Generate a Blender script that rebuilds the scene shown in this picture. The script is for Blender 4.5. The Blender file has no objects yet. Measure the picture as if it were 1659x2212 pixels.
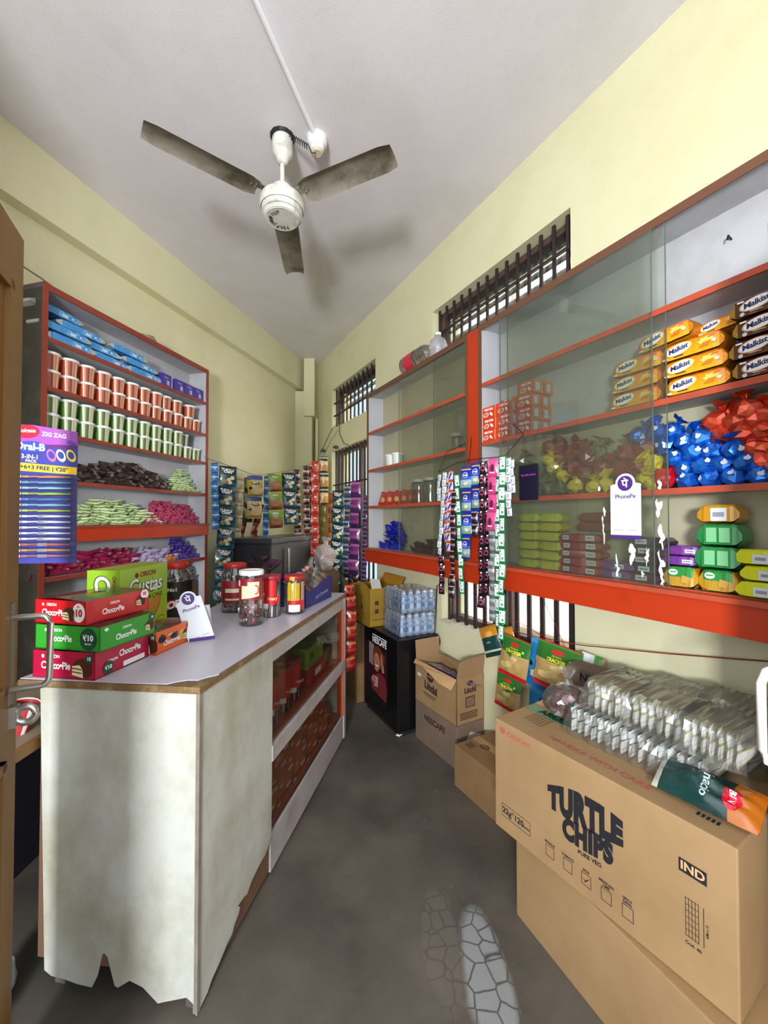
import bpy, bmesh, math, random
from mathutils import Vector, Matrix, noise
rnd = random.Random(7)
SC = bpy.context.scene
COL = SC.collection
# ---------------------------------------------------------------- camera
FPX, PITCH, CAMH = 870.0, math.radians(1.05), 1.40
cd = bpy.data.cameras.new('camera'); cam = bpy.data.objects.new('camera', cd); COL.objects.link(cam)
cd.sensor_fit = 'HORIZONTAL'; cd.sensor_width = 36.0; cd.lens = 36.0*FPX/1659.0
cd.clip_start = 0.02; cd.clip_end = 100
cam.location = (0, 0, CAMH); cam.rotation_euler = (math.radians(90)+PITCH, 0, 0)
SC.camera = cam
# ---------------------------------------------------------------- light and exposure
SC.view_settings.view_transform = 'Standard'; SC.view_settings.look = 'None'
SC.view_settings.gamma = 1.0; SC.view_settings.use_curve_mapping = False
SC.view_settings.exposure = 0.72
wd = bpy.data.worlds.new('sky'); SC.world = wd; wd.use_nodes = True
bg = wd.node_tree.nodes['Background']; bg.inputs[0].default_value = (0.86, 0.93, 1.0, 1); bg.inputs[1].default_value = 1.45
def lamp(name, kind, loc, rot, energy, color, **kw):
    l = bpy.data.lights.new(name, kind); l.energy = energy; l.color = color
    for k, v in kw.items(): setattr(l, k, v)
    o = bpy.data.objects.new(name, l); COL.objects.link(o); o.location = loc; o.rotation_euler = rot
    return o
lamp('sun', 'SUN', (0, 0, 8), Vector((0.60, -0.20, -0.775)).to_track_quat('-Z', 'Y').to_euler(), 38.0, (1, 0.95, 0.88), angle=0.01)
lamp('doorway_daylight', 'AREA', (-0.58, -2.2, 1.62), Vector((0.10, 1, 0.30)).to_track_quat('-Z', 'Y').to_euler(), 115, (0.95, 0.975, 1.0), shape='RECTANGLE', size=.5, size_y=.4)
SC.cycles.max_bounces = 8; SC.cycles.diffuse_bounces = 4; SC.cycles.glossy_bounces = 3
SC.cycles.transmission_bounces = 6; SC.cycles.transparent_max_bounces = 12
SC.cycles.sample_clamp_indirect = 4.0; SC.cycles.caustics_reflective = False; SC.cycles.caustics_refractive = False
SC.cycles.use_denoising = True
# ---------------------------------------------------------------- materials
def lin(h):
    h = h.lstrip('#'); r = []
    for i in (0, 2, 4):
        c = int(h[i:i+2], 16)/255.0
        r.append(c/12.92 if c <= .04045 else ((c+.055)/1.055)**2.4)
    return (r[0], r[1], r[2], 1.0)
MC = {}
def M(name, col, rough=.55, metal=0.0, bump=0.0, bs=60.0, dirt=None, spec=.5, coat=0.0, ramp=None, alpha=None, emis=None):
    """ramp = (uv axis, [(pos, hex)...]) constant bands on the UV; dirt = (hex, scale, lo, hi[, stretch z])"""
    if name in MC: return MC[name]
    m = bpy.data.materials.new(name); m.use_nodes = True; MC[name] = m
    nt = m.node_tree; N = nt.nodes; K = nt.links; b = N['Principled BSDF']
    b.inputs['Base Color'].default_value = lin(col); b.inputs['Roughness'].default_value = rough
    b.inputs['Metallic'].default_value = metal; b.inputs['Specular IOR Level'].default_value = spec
    if coat: b.inputs['Coat Weight'].default_value = coat; b.inputs['Coat Roughness'].default_value = .08
    src = None
    if ramp:
        uv = N.new('ShaderNodeUVMap'); sp = N.new('ShaderNodeSeparateXYZ'); K.new(uv.outputs[0], sp.inputs[0])
        cr = N.new('ShaderNodeValToRGB'); cr.color_ramp.interpolation = 'CONSTANT' if len(ramp) < 3 else ramp[2]
        e = cr.color_ramp.elements; pts = ramp[1]
        while len(e) < len(pts): e.new(0.5)
        for i, (p, h) in enumerate(pts): e[i].position = p
        for i, (p, h) in enumerate(pts): e[i].color = lin(h)
        K.new(sp.outputs[ramp[0]], cr.inputs[0]); src = cr.outputs[0]
    if dirt or bump:
        tc = N.new('ShaderNodeTexCoord'); vec = tc.outputs['Object']
    if dirt:
        mp = N.new('ShaderNodeMapping'); K.new(vec, mp.inputs[0])
        if len(dirt) > 4: mp.inputs['Scale'].default_value = (1, 1, dirt[4])
        nz = N.new('ShaderNodeTexNoise'); nz.inputs['Scale'].default_value = dirt[1]; nz.inputs['Detail'].default_value = 8; nz.inputs['Roughness'].default_value = .65
        K.new(mp.outputs[0], nz.inputs['Vector'])
        r = N.new('ShaderNodeMapRange'); r.inputs[1].default_value = dirt[2]; r.inputs[2].default_value = dirt[3]
        K.new(nz.outputs[0], r.inputs[0])
        mx = N.new('ShaderNodeMix'); mx.data_type = 'RGBA'; mx.inputs[6].default_value = lin(col); mx.inputs[7].default_value = lin(dirt[0])
        if src: K.new(src, mx.inputs[6])
        K.new(r.outputs[0], mx.inputs[0]); src = mx.outputs[2]
    if src: K.new(src, b.inputs['Base Color'])
    if bump:
        nb = N.new('ShaderNodeTexNoise'); nb.inputs['Scale'].default_value = bs; nb.inputs['Detail'].default_value = 3
        K.new(vec, nb.inputs['Vector']); bp = N.new('ShaderNodeBump'); bp.inputs['Strength'].default_value = bump; bp.inputs['Distance'].default_value = .01
        K.new(nb.outputs[0], bp.inputs['Height']); K.new(bp.outputs[0], b.inputs['Normal'])
    return m
def glass_mat(name, tint, gloss=.10, haze=0.0, rough=.02, hcol='#c8c6b4'):
    """thin clear sheet: lets light straight through, mirrors a little, with an optional diffuse haze"""
    if name in MC: return MC[name]
    m = bpy.data.materials.new(name); m.use_nodes = True; MC[name] = m
    nt = m.node_tree; N = nt.nodes; K = nt.links; N.remove(N['Principled BSDF']); out = N['Material Output']
    t = N.new('ShaderNodeBsdfTransparent'); t.inputs[0].default_value = lin(tint)
    g = N.new('ShaderNodeBsdfGlossy'); g.inputs['Roughness'].default_value = rough; g.inputs[0].default_value = (.95, .95, .95, 1)
    fr = N.new('ShaderNodeLayerWeight'); fr.inputs[0].default_value = .35
    mr = N.new('ShaderNodeMapRange'); mr.inputs[3].default_value = gloss*.5; mr.inputs[4].default_value = min(1, gloss*5); K.new(fr.outputs[0], mr.inputs[0])
    mx = N.new('ShaderNodeMixShader'); K.new(mr.outputs[0], mx.inputs[0]); K.new(t.outputs[0], mx.inputs[1]); K.new(g.outputs[0], mx.inputs[2])
    last = mx
    if haze:
        d = N.new('ShaderNodeBsdfDiffuse'); d.inputs[0].default_value = lin(hcol)
        m2 = N.new('ShaderNodeMixShader'); m2.inputs[0].default_value = haze; K.new(mx.outputs[0], m2.inputs[1]); K.new(d.outputs[0], m2.inputs[2]); last = m2
    K.new(last.outputs[0], out.inputs[0])
    return m
# ---------------------------------------------------------------- mesh builder
TXT = {}
def text_geo(s, bold=0.0, shear=0.0, ls=1.0):
    k = (s, bold, shear, ls)
    if k in TXT: return TXT[k]
    c = bpy.data.curves.new('lettering', 'FONT'); c.body = s; c.size = 1; c.align_x = 'CENTER'; c.align_y = 'CENTER'
    c.offset = bold; c.shear = shear; c.resolution_u = 3; c.space_character = ls; c.dimensions = '2D'
    o = bpy.data.objects.new('lettering', c); COL.objects.link(o)
    dg = bpy.context.evaluated_depsgraph_get(); me = o.evaluated_get(dg).to_mesh()
    r = ([(v.co.x, v.co.y) for v in me.vertices], [tuple(p.vertices) for p in me.polygons])
    o.evaluated_get(dg).to_mesh_clear(); bpy.data.objects.remove(o); bpy.data.curves.remove(c)
    TXT[k] = r
    return r
class B:
    def __init__(s): s.v = []; s.f = []; s.m = []; s.uv = []; s.sm = []; s.mats = []
    def mi(s, mat):
        if mat not in s.mats: s.mats.append(mat)
        return s.mats.index(mat)
    def add(s, vs, fs, mat, uvs=None, smooth=False, T=None):
        n = len(s.v); i = s.mi(mat)
        for p in vs: s.v.append(tuple(T @ Vector(p)) if T else tuple(p))
        for f in fs:
            s.f.append(tuple(n+a for a in f)); s.m.append(i); s.sm.append(smooth)
            s.uv.append([uvs[a] for a in f] if uvs else None)
        return s
    def box(s, x0, x1, y0, y1, z0, z1, mat, bev=0.0, T=None, faces=None):
        if bev:
            bm = bmesh.new(); bmesh.ops.create_cube(bm, size=1)
            for v in bm.verts: v.co = Vector(((x0+x1)/2+v.co.x*(x1-x0), (y0+y1)/2+v.co.y*(y1-y0), (z0+z1)/2+v.co.z*(z1-z0)))
            bmesh.ops.bevel(bm, geom=bm.edges[:], offset=bev, segments=2, affect='EDGES', profile=.6)
            bm.verts.ensure_lookup_table()
            s.add([v.co[:] for v in bm.verts], [[v.index for v in f.verts] for f in bm.faces], mat, T=T); bm.free(); return s
        vs = [(x, y, z) for z in (z0, z1) for y in (y0, y1) for x in (x0, x1)]
        fs = [(0, 2, 3, 1), (4, 5, 7, 6), (0, 1, 5, 4), (2, 6, 7, 3), (0, 4, 6, 2), (1, 3, 7, 5)]   # bottom top front back left right
        for k, f in enumerate(fs):
            mm = (faces or {}).get(k, mat)
            if mm is None: continue
            s.add([vs[a] for a in f], [(0, 1, 2, 3)], mm, T=T)
        return s
    def quad(s, pts, mat, T=None): return s.add(pts, [tuple(range(len(pts)))], mat, T=T)
    def prism(s, pts, mat, d, T=None, side=None):
        """pts polygon in the x,z plane, from y=0 to y=d (or pts 3d + vector d)"""
        if len(pts[0]) == 2: pts = [(p[0], 0, p[1]) for p in pts]; d = (0, d, 0)
        n = len(pts); q = [tuple(a+b for a, b in zip(p, d)) for p in pts]
        s.add(list(pts)+q, [tuple(range(n)), tuple(range(2*n-1, n-1, -1))]+[(i, n+i, n+(i+1) % n, (i+1) % n) for i in range(n)], mat, T=T)
        return s
    def lathe(s, prof, mat, n=24, T=None, smooth=True, cap=True, uvw=None):
        vs = []; us = []
        for k, (r, z) in enumerate(prof):
            for i in range(n+1):
                a = 2*math.pi*i/n; vs.append((r*math.sin(a), -r*math.cos(a), z)); us.append((i/n, k/max(1, len(prof)-1)))
        fs = [(k*(n+1)+i, k*(n+1)+i+1, (k+1)*(n+1)+i+1, (k+1)*(n+1)+i) for k in range(len(prof)-1) for i in range(n)]
        s.add(vs, fs, mat, us, smooth, T)
        if cap:
            if prof[0][0] > 1e-5: s.add([(prof[0][0]*math.sin(2*math.pi*i/n), -prof[0][0]*math.cos(2*math.pi*i/n), prof[0][1]) for i in range(n)], [tuple(range(n-1, -1, -1))], mat, T=T)
            if prof[-1][0] > 1e-5: s.add([(prof[-1][0]*math.sin(2*math.pi*i/n), -prof[-1][0]*math.cos(2*math.pi*i/n), prof[-1][1]) for i in range(n)], [tuple(range(n))], mat, T=T)
        return s
    def tube(s, pts, r, mat, n=8, T=None, closed=False):
        P = [Vector(p) for p in pts]; vs = []; up = Vector((.13, .29, .95))
        for i, p in enumerate(P):
            a = P[(i-1) % len(P)] if (closed or i) else p; c = P[(i+1) % len(P)] if (closed or i < len(P)-1) else p
            d = (c-a).normalized(); u = d.cross(up)
            if u.length < .05: u = d.cross(Vector((1, 0, 0)))
            u.normalize(); w = d.cross(u).normalized(); rr = r[i] if isinstance(r, (list, tuple)) else r
            for k in range(n):
                t = 2*math.pi*k/n; vs.append(tuple(p+(u*math.cos(t)+w*math.sin(t))*rr))
        m = len(P); fs = []
        for i in range(m if closed else m-1):
            for k in range(n):
                j = (i+1) % m; fs.append((i*n+k, j*n+k, j*n+(k+1) % n, i*n+(k+1) % n))
        s.add(vs, fs, mat, None, n > 4, T)
        if not closed: s.add(vs[:n], [tuple(range(n))], mat, T=T); s.add(vs[-n:], [tuple(range(n-1, -1, -1))], mat, T=T)
        return s
    def text(s, st, size, mat, O, X=(1, 0, 0), Z=(0, 0, 1), bold=0.0, shear=0.0, sx=1.0, ls=1.0, on=None, warp=None, T=None):
        v, f = text_geo(st, bold, shear, ls); vs = []
        for x, y in v:
            x *= size*sx; y *= size
            if warp: x, y = warp(x, y)
            p = [O[i]+X[i]*x+Z[i]*y for i in range(3)]
            if on: p[1] = on(p[0], p[2])
            vs.append(tuple(p))
        s.add(vs, f, mat, T=T); return s
    def disc(s, O, rx, rz, mat, X=(1, 0, 0), Z=(0, 0, 1), n=24, on=None, T=None, rot=0.0, star=0.0):
        rings = (1.0,) if not on else (1.0, .7, .4); vs = []
        for q in rings:
            for i in range(n):
                a = 2*math.pi*i/n; k = (1+star*(1 if i % 2 else -1))*q; x = rx*math.cos(a)*k; z = rz*math.sin(a)*k
                x, z = x*math.cos(rot)-z*math.sin(rot), x*math.sin(rot)+z*math.cos(rot)
                vs.append([O[j]+X[j]*x+Z[j]*z for j in range(3)])
        if on:
            for p in vs: p[1] = on(p[0], p[2])
        m = len(rings); fs = [(r*n+i, r*n+(i+1) % n, (r+1)*n+(i+1) % n, (r+1)*n+i) for r in range(m-1) for i in range(n)]+[tuple(range((m-1)*n, m*n))]
        s.add([tuple(p) for p in vs], fs, mat, T=T); return s
    def rect(s, O, w, h, mat, X=(1, 0, 0), Z=(0, 0, 1), on=None, T=None):
        n = 4 if on else 1
        vs = [tuple(O[j]+X[j]*(a/n-.5)*w+Z[j]*(c/n-.5)*h for j in range(3)) for c in range(n+1) for a in range(n+1)]
        if on: vs = [(p[0], on(p[0], p[2]), p[2]) for p in vs]
        s.add(vs, [(c*(n+1)+a, c*(n+1)+a+1, (c+1)*(n+1)+a+1, (c+1)*(n+1)+a) for c in range(n) for a in range(n)], mat, T=T); return s
    def build(s, name, parent=None, loc=None, rz=0.0, rot=None, **props):
        me = bpy.data.meshes.new(name); me.from_pydata(s.v, [], s.f)
        for m in s.mats: me.materials.append(m)
        me.polygons.foreach_set('material_index', s.m); me.polygons.foreach_set('use_smooth', s.sm)
        if any(u is not None for u in s.uv):
            ul = me.uv_layers.new(name='UVMap'); fl = []
            for f, u in zip(s.f, s.uv):
                for a in range(len(f)): fl += list(u[a]) if u else [0.0, 0.0]
            ul.data.foreach_set('uv', fl)
        me.update(); o = bpy.data.objects.new(name, me); COL.objects.link(o)
        if parent: o.parent = parent
        if loc is not None: o.location = loc
        o.rotation_euler = rot if rot else (0, 0, rz)
        for k, v in props.items(): o[k] = v
        return o
def tag(o, label=None, cat=None, group=None, kind=None):
    if label: o['label'] = label
    if cat: o['category'] = cat
    if group: o['group'] = group
    elif 'group' in o: del o['group']
    if kind: o['kind'] = kind
    return o
def empty(name, loc, rz=0.0, label=None, cat=None, group=None, rot=None):
    o = bpy.data.objects.new(name, None); COL.objects.link(o); o.location = loc; o.rotation_euler = rot if rot else (0, 0, rz)
    o.empty_display_size = .05
    return tag(o, label, cat, group)
def copy_tree(o, parent=None):
    c = o.copy(); COL.objects.link(c)
    if parent: c.parent = parent
    for ch in list(o.children): copy_tree(ch, c)
    return c
class Proto:
    """first use hands out the thing itself, later uses copies of it and its parts"""
    def __init__(s, o): s.o = o; s.used = False
    def put(s, loc, rz=0.0, label=None, cat=None, group=None, rot=None, scale=None, mats=None):
        o = s.o if not s.used else copy_tree(s.o); s.used = True
        o.location = loc; o.rotation_euler = rot if rot else (0, 0, rz)
        if scale: o.scale = (scale,)*3 if isinstance(scale, (int, float)) else scale
        tag(o, label, cat, group)
        if mats:
            for i, m in enumerate(mats): o.material_slots[i].link = 'OBJECT'; o.material_slots[i].material = m
        return o
ORD = ['first', 'second', 'third', 'fourth', 'fifth', 'sixth', 'seventh', 'eighth', 'ninth', 'tenth', 'eleventh', 'twelfth', 'thirteenth', 'fourteenth', 'fifteenth', 'sixteenth']
# frames along the two walls: local x runs to the right along the wall, D is the distance from the camera's plumb line towards the wall
class Frame:
    def __init__(s, deg): s.a = math.radians(deg); s.ex = (math.cos(s.a), math.sin(s.a)); s.ey = (-math.sin(s.a), math.cos(s.a))
    def p(s, x, D, z=0.0): return (s.ex[0]*x+s.ey[0]*D, s.ex[1]*x+s.ey[1]*D, z)
R = Frame(-61.14); L = Frame(75.8)
def nz(x, y, z=0.0): return noise.noise(Vector((x, y, z)))
# ---------------------------------------------------------------- shapes used many times
def pillow(b, w, h, t, mat, nx=8, ny=12, seed=0, crimp=.08, T=None, wr=.25, back=True, pinch=.06, cz=0.0, cx=0.0, side=1.0):
    """sealed packet: flat crimped ends top and bottom, bulging middle; returns function giving the front surface y"""
    def prof(u, v):
        e = min(v, 1-v); a = max(0.0, (e-crimp)/(.5-crimp)); s_ = min(u, 1-u)*2
        return (max(0, a)**.45)*(max(0, s_)**(.5*side)) if a > 0 else 0.0
    def pt(u, v, sgn):
        pr = prof(u, v); bul = t/2*pr*(1+wr*nz(u*4+seed, v*5, seed*1.7+sgn))
        xx = w*(u-.5)*(1-pinch*pr*(1 if side < .9 else 1))
        yy = sgn*bul-.0004*sgn+(.0015*math.sin(u*40) if pr == 0 else 0)
        return (cx+xx, yy, cz+h*(v-.5))
    for sgn in ((-1, 1) if back else (-1,)):
        vs = []; us = []
        for j in range(ny+1):
            for i in range(nx+1):
                vs.append(pt(i/nx, j/ny, sgn)); us.append((i/nx, j/ny))
        fs = []
        for j in range(ny):
            for i in range(nx):
                q = (j*(nx+1)+i, j*(nx+1)+i+1, (j+1)*(nx+1)+i+1, (j+1)*(nx+1)+i)
                fs.append(q if sgn < 0 else q[::-1])
        b.add(vs, fs, mat, us, True, T)
    def on(x, z):
        u = min(1, max(0, (x-cx)/w+.5)); v = min(1, max(0, (z-cz)/h+.5))
        i = min(nx-1, int(u*nx)); j = min(ny-1, int(v*ny)); fu = u*nx-i; fv = v*ny-j
        g = lambda a, c: pt(a/nx, c/ny, -1)[1]
        return (g(i, j)*(1-fu)+g(i+1, j)*fu)*(1-fv)+(g(i, j+1)*(1-fu)+g(i+1, j+1)*fu)*fv-.0012
    return on
def wad(b, r, mat, seed=0, sub=2, amp=.28, tuft=True, T=None, sq=(1, 1, 1), tw=.5):
    """crumpled, gathered foil ball with a twisted tuft on top"""
    bm = bmesh.new(); bmesh.ops.create_icosphere(bm, subdivisions=sub, radius=1)
    vs = []
    for v in bm.verts:
        p = v.co.normalized(); k = 1+amp*nz(p.x*1.7+seed*3.1, p.y*1.7, p.z*1.7+seed)+amp*.55*nz(p.x*5, p.y*5+seed, p.z*5)
        vs.append((p.x*r*k*sq[0], p.y*r*k*sq[1], p.z*r*k*sq[2]))
    b.add(vs, [[v.index for v in f.verts] for f in bm.faces], mat, T=T, uvs=[(.5, .5)]*len(vs)); bm.free()
    if tuft:
        n = 9; ring = [[], [], []]
        rr = random.Random(seed)
        for i in range(n):
            a = 2*math.pi*i/n
            ring[0].append((.16*r*math.cos(a), .16*r*math.sin(a), r*.85*sq[2]))
            k = tw*(1+.5*rr.random()); ring[1].append((k*r*.55*math.cos(a), k*r*.5*math.sin(a), r*(1.15+.2*rr.random())*sq[2]))
            k = tw*(1.3+.7*rr.random()); ring[2].append((k*r*math.cos(a), k*r*math.sin(a), r*(1.3+.5*rr.random())*sq[2]))
        fs = [(k*n+i, k*n+(i+1) % n, (k+1)*n+(i+1) % n, (k+1)*n+i) for k in (0, 1) for i in range(n)]
        b.add(ring[0]+ring[1]+ring[2], fs, mat, T=T, uvs=[(.5, .5)]*(3*n))
def TR(x=0, y=0, z=0, rx=0, ry=0, rz=0, s=1):
    return Matrix.Translation((x, y, z)) @ Matrix.Rotation(rz, 4, 'Z') @ Matrix.Rotation(ry, 4, 'Y') @ Matrix.Rotation(rx, 4, 'X') @ Matrix.Scale(s, 4)
white = M('white_print', '#f4f4f2', .5); black = M('black_print', '#16161a', .5)
# ================================================================ THE ROOM
CEIL = 3.30
wallm = M('cream_wall_paint', '#d9d5b0', .75, bump=.12, bs=220, dirt=('#cfcaa0', 2.2, .45, .75))
ceilm = M('white_ceiling_paint', '#dedae0', .8, bump=.15, bs=260, dirt=('#d4cdd0', 1.8, .45, .75))
DW = 1.665; WT = .23                     # right wall: inner face and thickness
W = [(-2.31, -1.21, 2.40, 2.865), (-4.23, -3.18, 2.41, 2.85), (-4.24, -3.15, .78, 2.16), (-2.21, -1.205, .725, 1.42)]   # window openings x0 x1 z0 z1
# left wall direction and beam
A0 = Vector((-1.968, 1.55, 0)); dL = Vector((.27, .963, 0)).normalized(); nL = Vector((-dL.y, dL.x, 0))
def LW(t, d, z): q = A0+dL*t+nL*d; return (q.x, q.y, z)      # point on the left wall, d outward
# right wall with four window holes, built as a grid of blocks
xs = sorted({-5.3, 1.6}.union(*[{w[0], w[1]} for w in W])); b = B()
zsall = sorted({0.0, CEIL}.union(*[{w[2], w[3]} for w in W]))
for i in range(len(xs)-1):
    run = None
    for j in range(len(zsall)-1):
        cx, cz = (xs[i]+xs[i+1])/2, (zsall[j]+zsall[j+1])/2
        hole = any(w[0] < cx < w[1] and w[2] < cz < w[3] for w in W)
        if not hole: b.box(xs[i], xs[i+1], 0, WT, zsall[j], zsall[j+1], wallm)
wr = b.build('wall_right', loc=R.p(0, DW), rz=R.a, kind='structure')
b = B(); q = [LW(-2.2, 0, 0), LW(4.05, 0, 0), LW(4.05, .2, 0), LW(-2.2, .2, 0)]
b.add(q+[(p[0], p[1], CEIL) for p in q], [(0, 3, 2, 1), (4, 5, 6, 7), (0, 1, 5, 4), (1, 2, 6, 5), (2, 3, 7, 6), (3, 0, 4, 7)], wallm)
b.build('wall_left', kind='structure')
b = B(); q = [LW(-2.2, -.075, 2.955), LW(3.62, -.075, 2.955), LW(3.62, 0, 2.955), LW(-2.2, 0, 2.955)]
b.add(q+[(p[0], p[1], CEIL) for p in q], [(0, 3, 2, 1), (4, 5, 6, 7), (0, 1, 5, 4), (1, 2, 6, 5), (2, 3, 7, 6), (3, 0, 4, 7)], wallm)
b.build('trim_1', kind='structure', label='plastered ceiling beam along the left wall')
# corner column and its boxed upper part
b = B(); b.box(-1.06, -.86, 4.78, 5.3, 0, 2.93, wallm); b.box(-.83, -.80, 4.86, 5.3, 0, 2.62, wallm); b.build('trim_2', kind='structure')
b = B(); b.box(-.945, -.82, 4.72, 5.3, 2.62, CEIL, wallm); b.build('trim_3', kind='structure')
b = B(); b.box(-2.9, 1.95, .22, .34, 3.16, CEIL, wallm); b.box(-2.9, -1.25, .22, .34, 0, 3.16, wallm); b.box(.95, 1.95, .22, .34, 0, 3.16, wallm)
b.build('wall_front', kind='structure')  # unseen front wall; opening shaped to let daylight onto ceiling and left wall
b = B(); q = [(-3.0, -.1), R.p(1.6, 1.9)[:2], R.p(-5.5, 1.9)[:2], (-3.0, 6.3)]
b.add([(p[0], p[1], CEIL) for p in q]+[(p[0], p[1], CEIL+.12) for p in q], [(0, 3, 2, 1), (4, 5, 6, 7), (0, 1, 5, 4), (1, 2, 6, 5), (2, 3, 7, 6), (3, 0, 4, 7)], ceilm); b.build('ceiling', kind='structure')
# floor: dark cement, with paler crazy-paving inside ragged ellipses
fm = bpy.data.materials.new('dark_cement_floor'); fm.use_nodes = True; N = fm.node_tree.nodes; K = fm.node_tree.links; bs_ = N['Principled BSDF']
tc = N.new('ShaderNodeTexCoord'); P0 = tc.outputs['Object']
def node(t, **kw):
    n = N.new(t)
    for k, v in kw.items(): setattr(n, k, v)
    return n
n1 = node('ShaderNodeTexNoise'); n1.inputs['Scale'].default_value = 2.2; n1.inputs['Detail'].default_value = 8; n1.inputs['Roughness'].default_value = .6; K.new(P0, n1.inputs['Vector'])
c1 = node('ShaderNodeValToRGB'); c1.color_ramp.elements[0].position = .35; c1.color_ramp.elements[0].color = lin('#45433c'); c1.color_ramp.elements[1].position = .68; c1.color_ramp.elements[1].color = lin('#6b6259'); K.new(n1.outputs[0], c1.inputs[0])
vo = node('ShaderNodeTexVoronoi', feature='DISTANCE_TO_EDGE'); vo.inputs['Scale'].default_value = 18; vo.inputs['Randomness'].default_value = .75
wv = node('ShaderNodeTexNoise'); wv.inputs['Scale'].default_value = 9; K.new(P0, wv.inputs['Vector'])
mw = node('ShaderNodeMix', data_type='VECTOR'); mw.inputs[0].default_value = .03; K.new(P0, mw.inputs[4]); K.new(wv.outputs[1], mw.inputs[5]); K.new(mw.outputs[1], vo.inputs['Vector'])
ve = node('ShaderNodeMapRange'); ve.inputs[1].default_value = .015; ve.inputs[2].default_value = .07; K.new(vo.outputs['Distance'], ve.inputs[0])
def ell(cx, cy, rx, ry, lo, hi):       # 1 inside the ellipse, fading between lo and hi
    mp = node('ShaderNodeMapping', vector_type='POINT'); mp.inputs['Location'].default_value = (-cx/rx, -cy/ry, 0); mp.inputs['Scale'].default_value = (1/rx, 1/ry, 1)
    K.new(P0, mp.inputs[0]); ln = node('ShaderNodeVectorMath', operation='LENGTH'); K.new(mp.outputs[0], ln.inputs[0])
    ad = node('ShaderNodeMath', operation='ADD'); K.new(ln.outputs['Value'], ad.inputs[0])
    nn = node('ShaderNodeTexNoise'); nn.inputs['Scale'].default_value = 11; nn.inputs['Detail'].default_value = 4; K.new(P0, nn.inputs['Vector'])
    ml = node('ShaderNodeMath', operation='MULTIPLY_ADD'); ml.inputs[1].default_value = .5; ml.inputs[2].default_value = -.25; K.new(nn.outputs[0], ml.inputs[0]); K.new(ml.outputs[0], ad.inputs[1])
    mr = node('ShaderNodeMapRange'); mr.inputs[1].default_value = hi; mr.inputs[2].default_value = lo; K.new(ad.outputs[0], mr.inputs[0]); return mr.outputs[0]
def mixc(f, a, bcol):
    m = node('ShaderNodeMix', data_type='RGBA'); K.new(f, m.inputs[0]) if not isinstance(f, float) else setattr(m.inputs[0], 'default_value', f)
    for i, x in ((6, a), (7, bcol)):
        if isinstance(x, tuple): m.inputs[i].default_value = x
        else: K.new(x, m.inputs[i])
    return m.outputs[2]
def mul(a, b_):
    m = node('ShaderNodeMath', operation='MULTIPLY'); K.new(a, m.inputs[0])
    if isinstance(b_, float): m.inputs[1].default_value = b_
    else: K.new(b_, m.inputs[1])
    return m.outputs[0]
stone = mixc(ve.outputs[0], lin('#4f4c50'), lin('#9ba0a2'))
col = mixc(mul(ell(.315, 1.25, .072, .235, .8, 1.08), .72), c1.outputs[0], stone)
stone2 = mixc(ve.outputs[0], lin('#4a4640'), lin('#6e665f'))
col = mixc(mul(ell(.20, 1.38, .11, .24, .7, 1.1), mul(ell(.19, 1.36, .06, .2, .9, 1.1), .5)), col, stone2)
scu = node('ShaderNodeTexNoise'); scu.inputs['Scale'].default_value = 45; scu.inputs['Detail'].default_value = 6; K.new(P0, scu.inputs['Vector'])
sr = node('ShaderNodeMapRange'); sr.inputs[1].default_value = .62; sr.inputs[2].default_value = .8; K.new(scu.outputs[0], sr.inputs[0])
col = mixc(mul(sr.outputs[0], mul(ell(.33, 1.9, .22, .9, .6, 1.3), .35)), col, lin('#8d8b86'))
K.new(col, bs_.inputs['Base Color']); bs_.inputs['Roughness'].default_value = .5
rr_ = node('ShaderNodeMapRange'); rr_.inputs[3].default_value = .42; rr_.inputs[4].default_value = .62; K.new(n1.outputs[0], rr_.inputs[0]); K.new(rr_.outputs[0], bs_.inputs['Roughness'])
bp = node('ShaderNodeBump'); bp.inputs['Strength'].default_value = .25; bp.inputs['Distance'].default_value = .004; K.new(scu.outputs[0], bp.inputs['Height']); K.new(bp.outputs[0], bs_.inputs['Normal'])
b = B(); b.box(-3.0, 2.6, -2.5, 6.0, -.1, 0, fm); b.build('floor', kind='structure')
# outside: neighbour's sunlit wall across the alley and the alley ground
pink = M('sunlit_pink_plaster', '#e9c9bf', .9, dirt=('#f3e9e2', .8, .4, .6))
b = B(); b.box(-7, 3.5, 3.7, 3.9, -.1, 6.0, pink)
for x in (-6.2, -4.9, -3.85, -2.55, -1.35): b.box(x, x+.35, 3.64, 3.7, 0, 6.0, M('white_outdoor_plaster', '#f1ece6', .9))
b.build('wall_neighbour', loc=(0, 0, 0), rz=R.a, kind='structure')
b = B(); b.box(-7, 3.5, 1.95, 3.7, -.1, 0, M('alley_concrete', '#a8a29a', .9)); b.build('floor_outside', rz=R.a, kind='structure')
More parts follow.
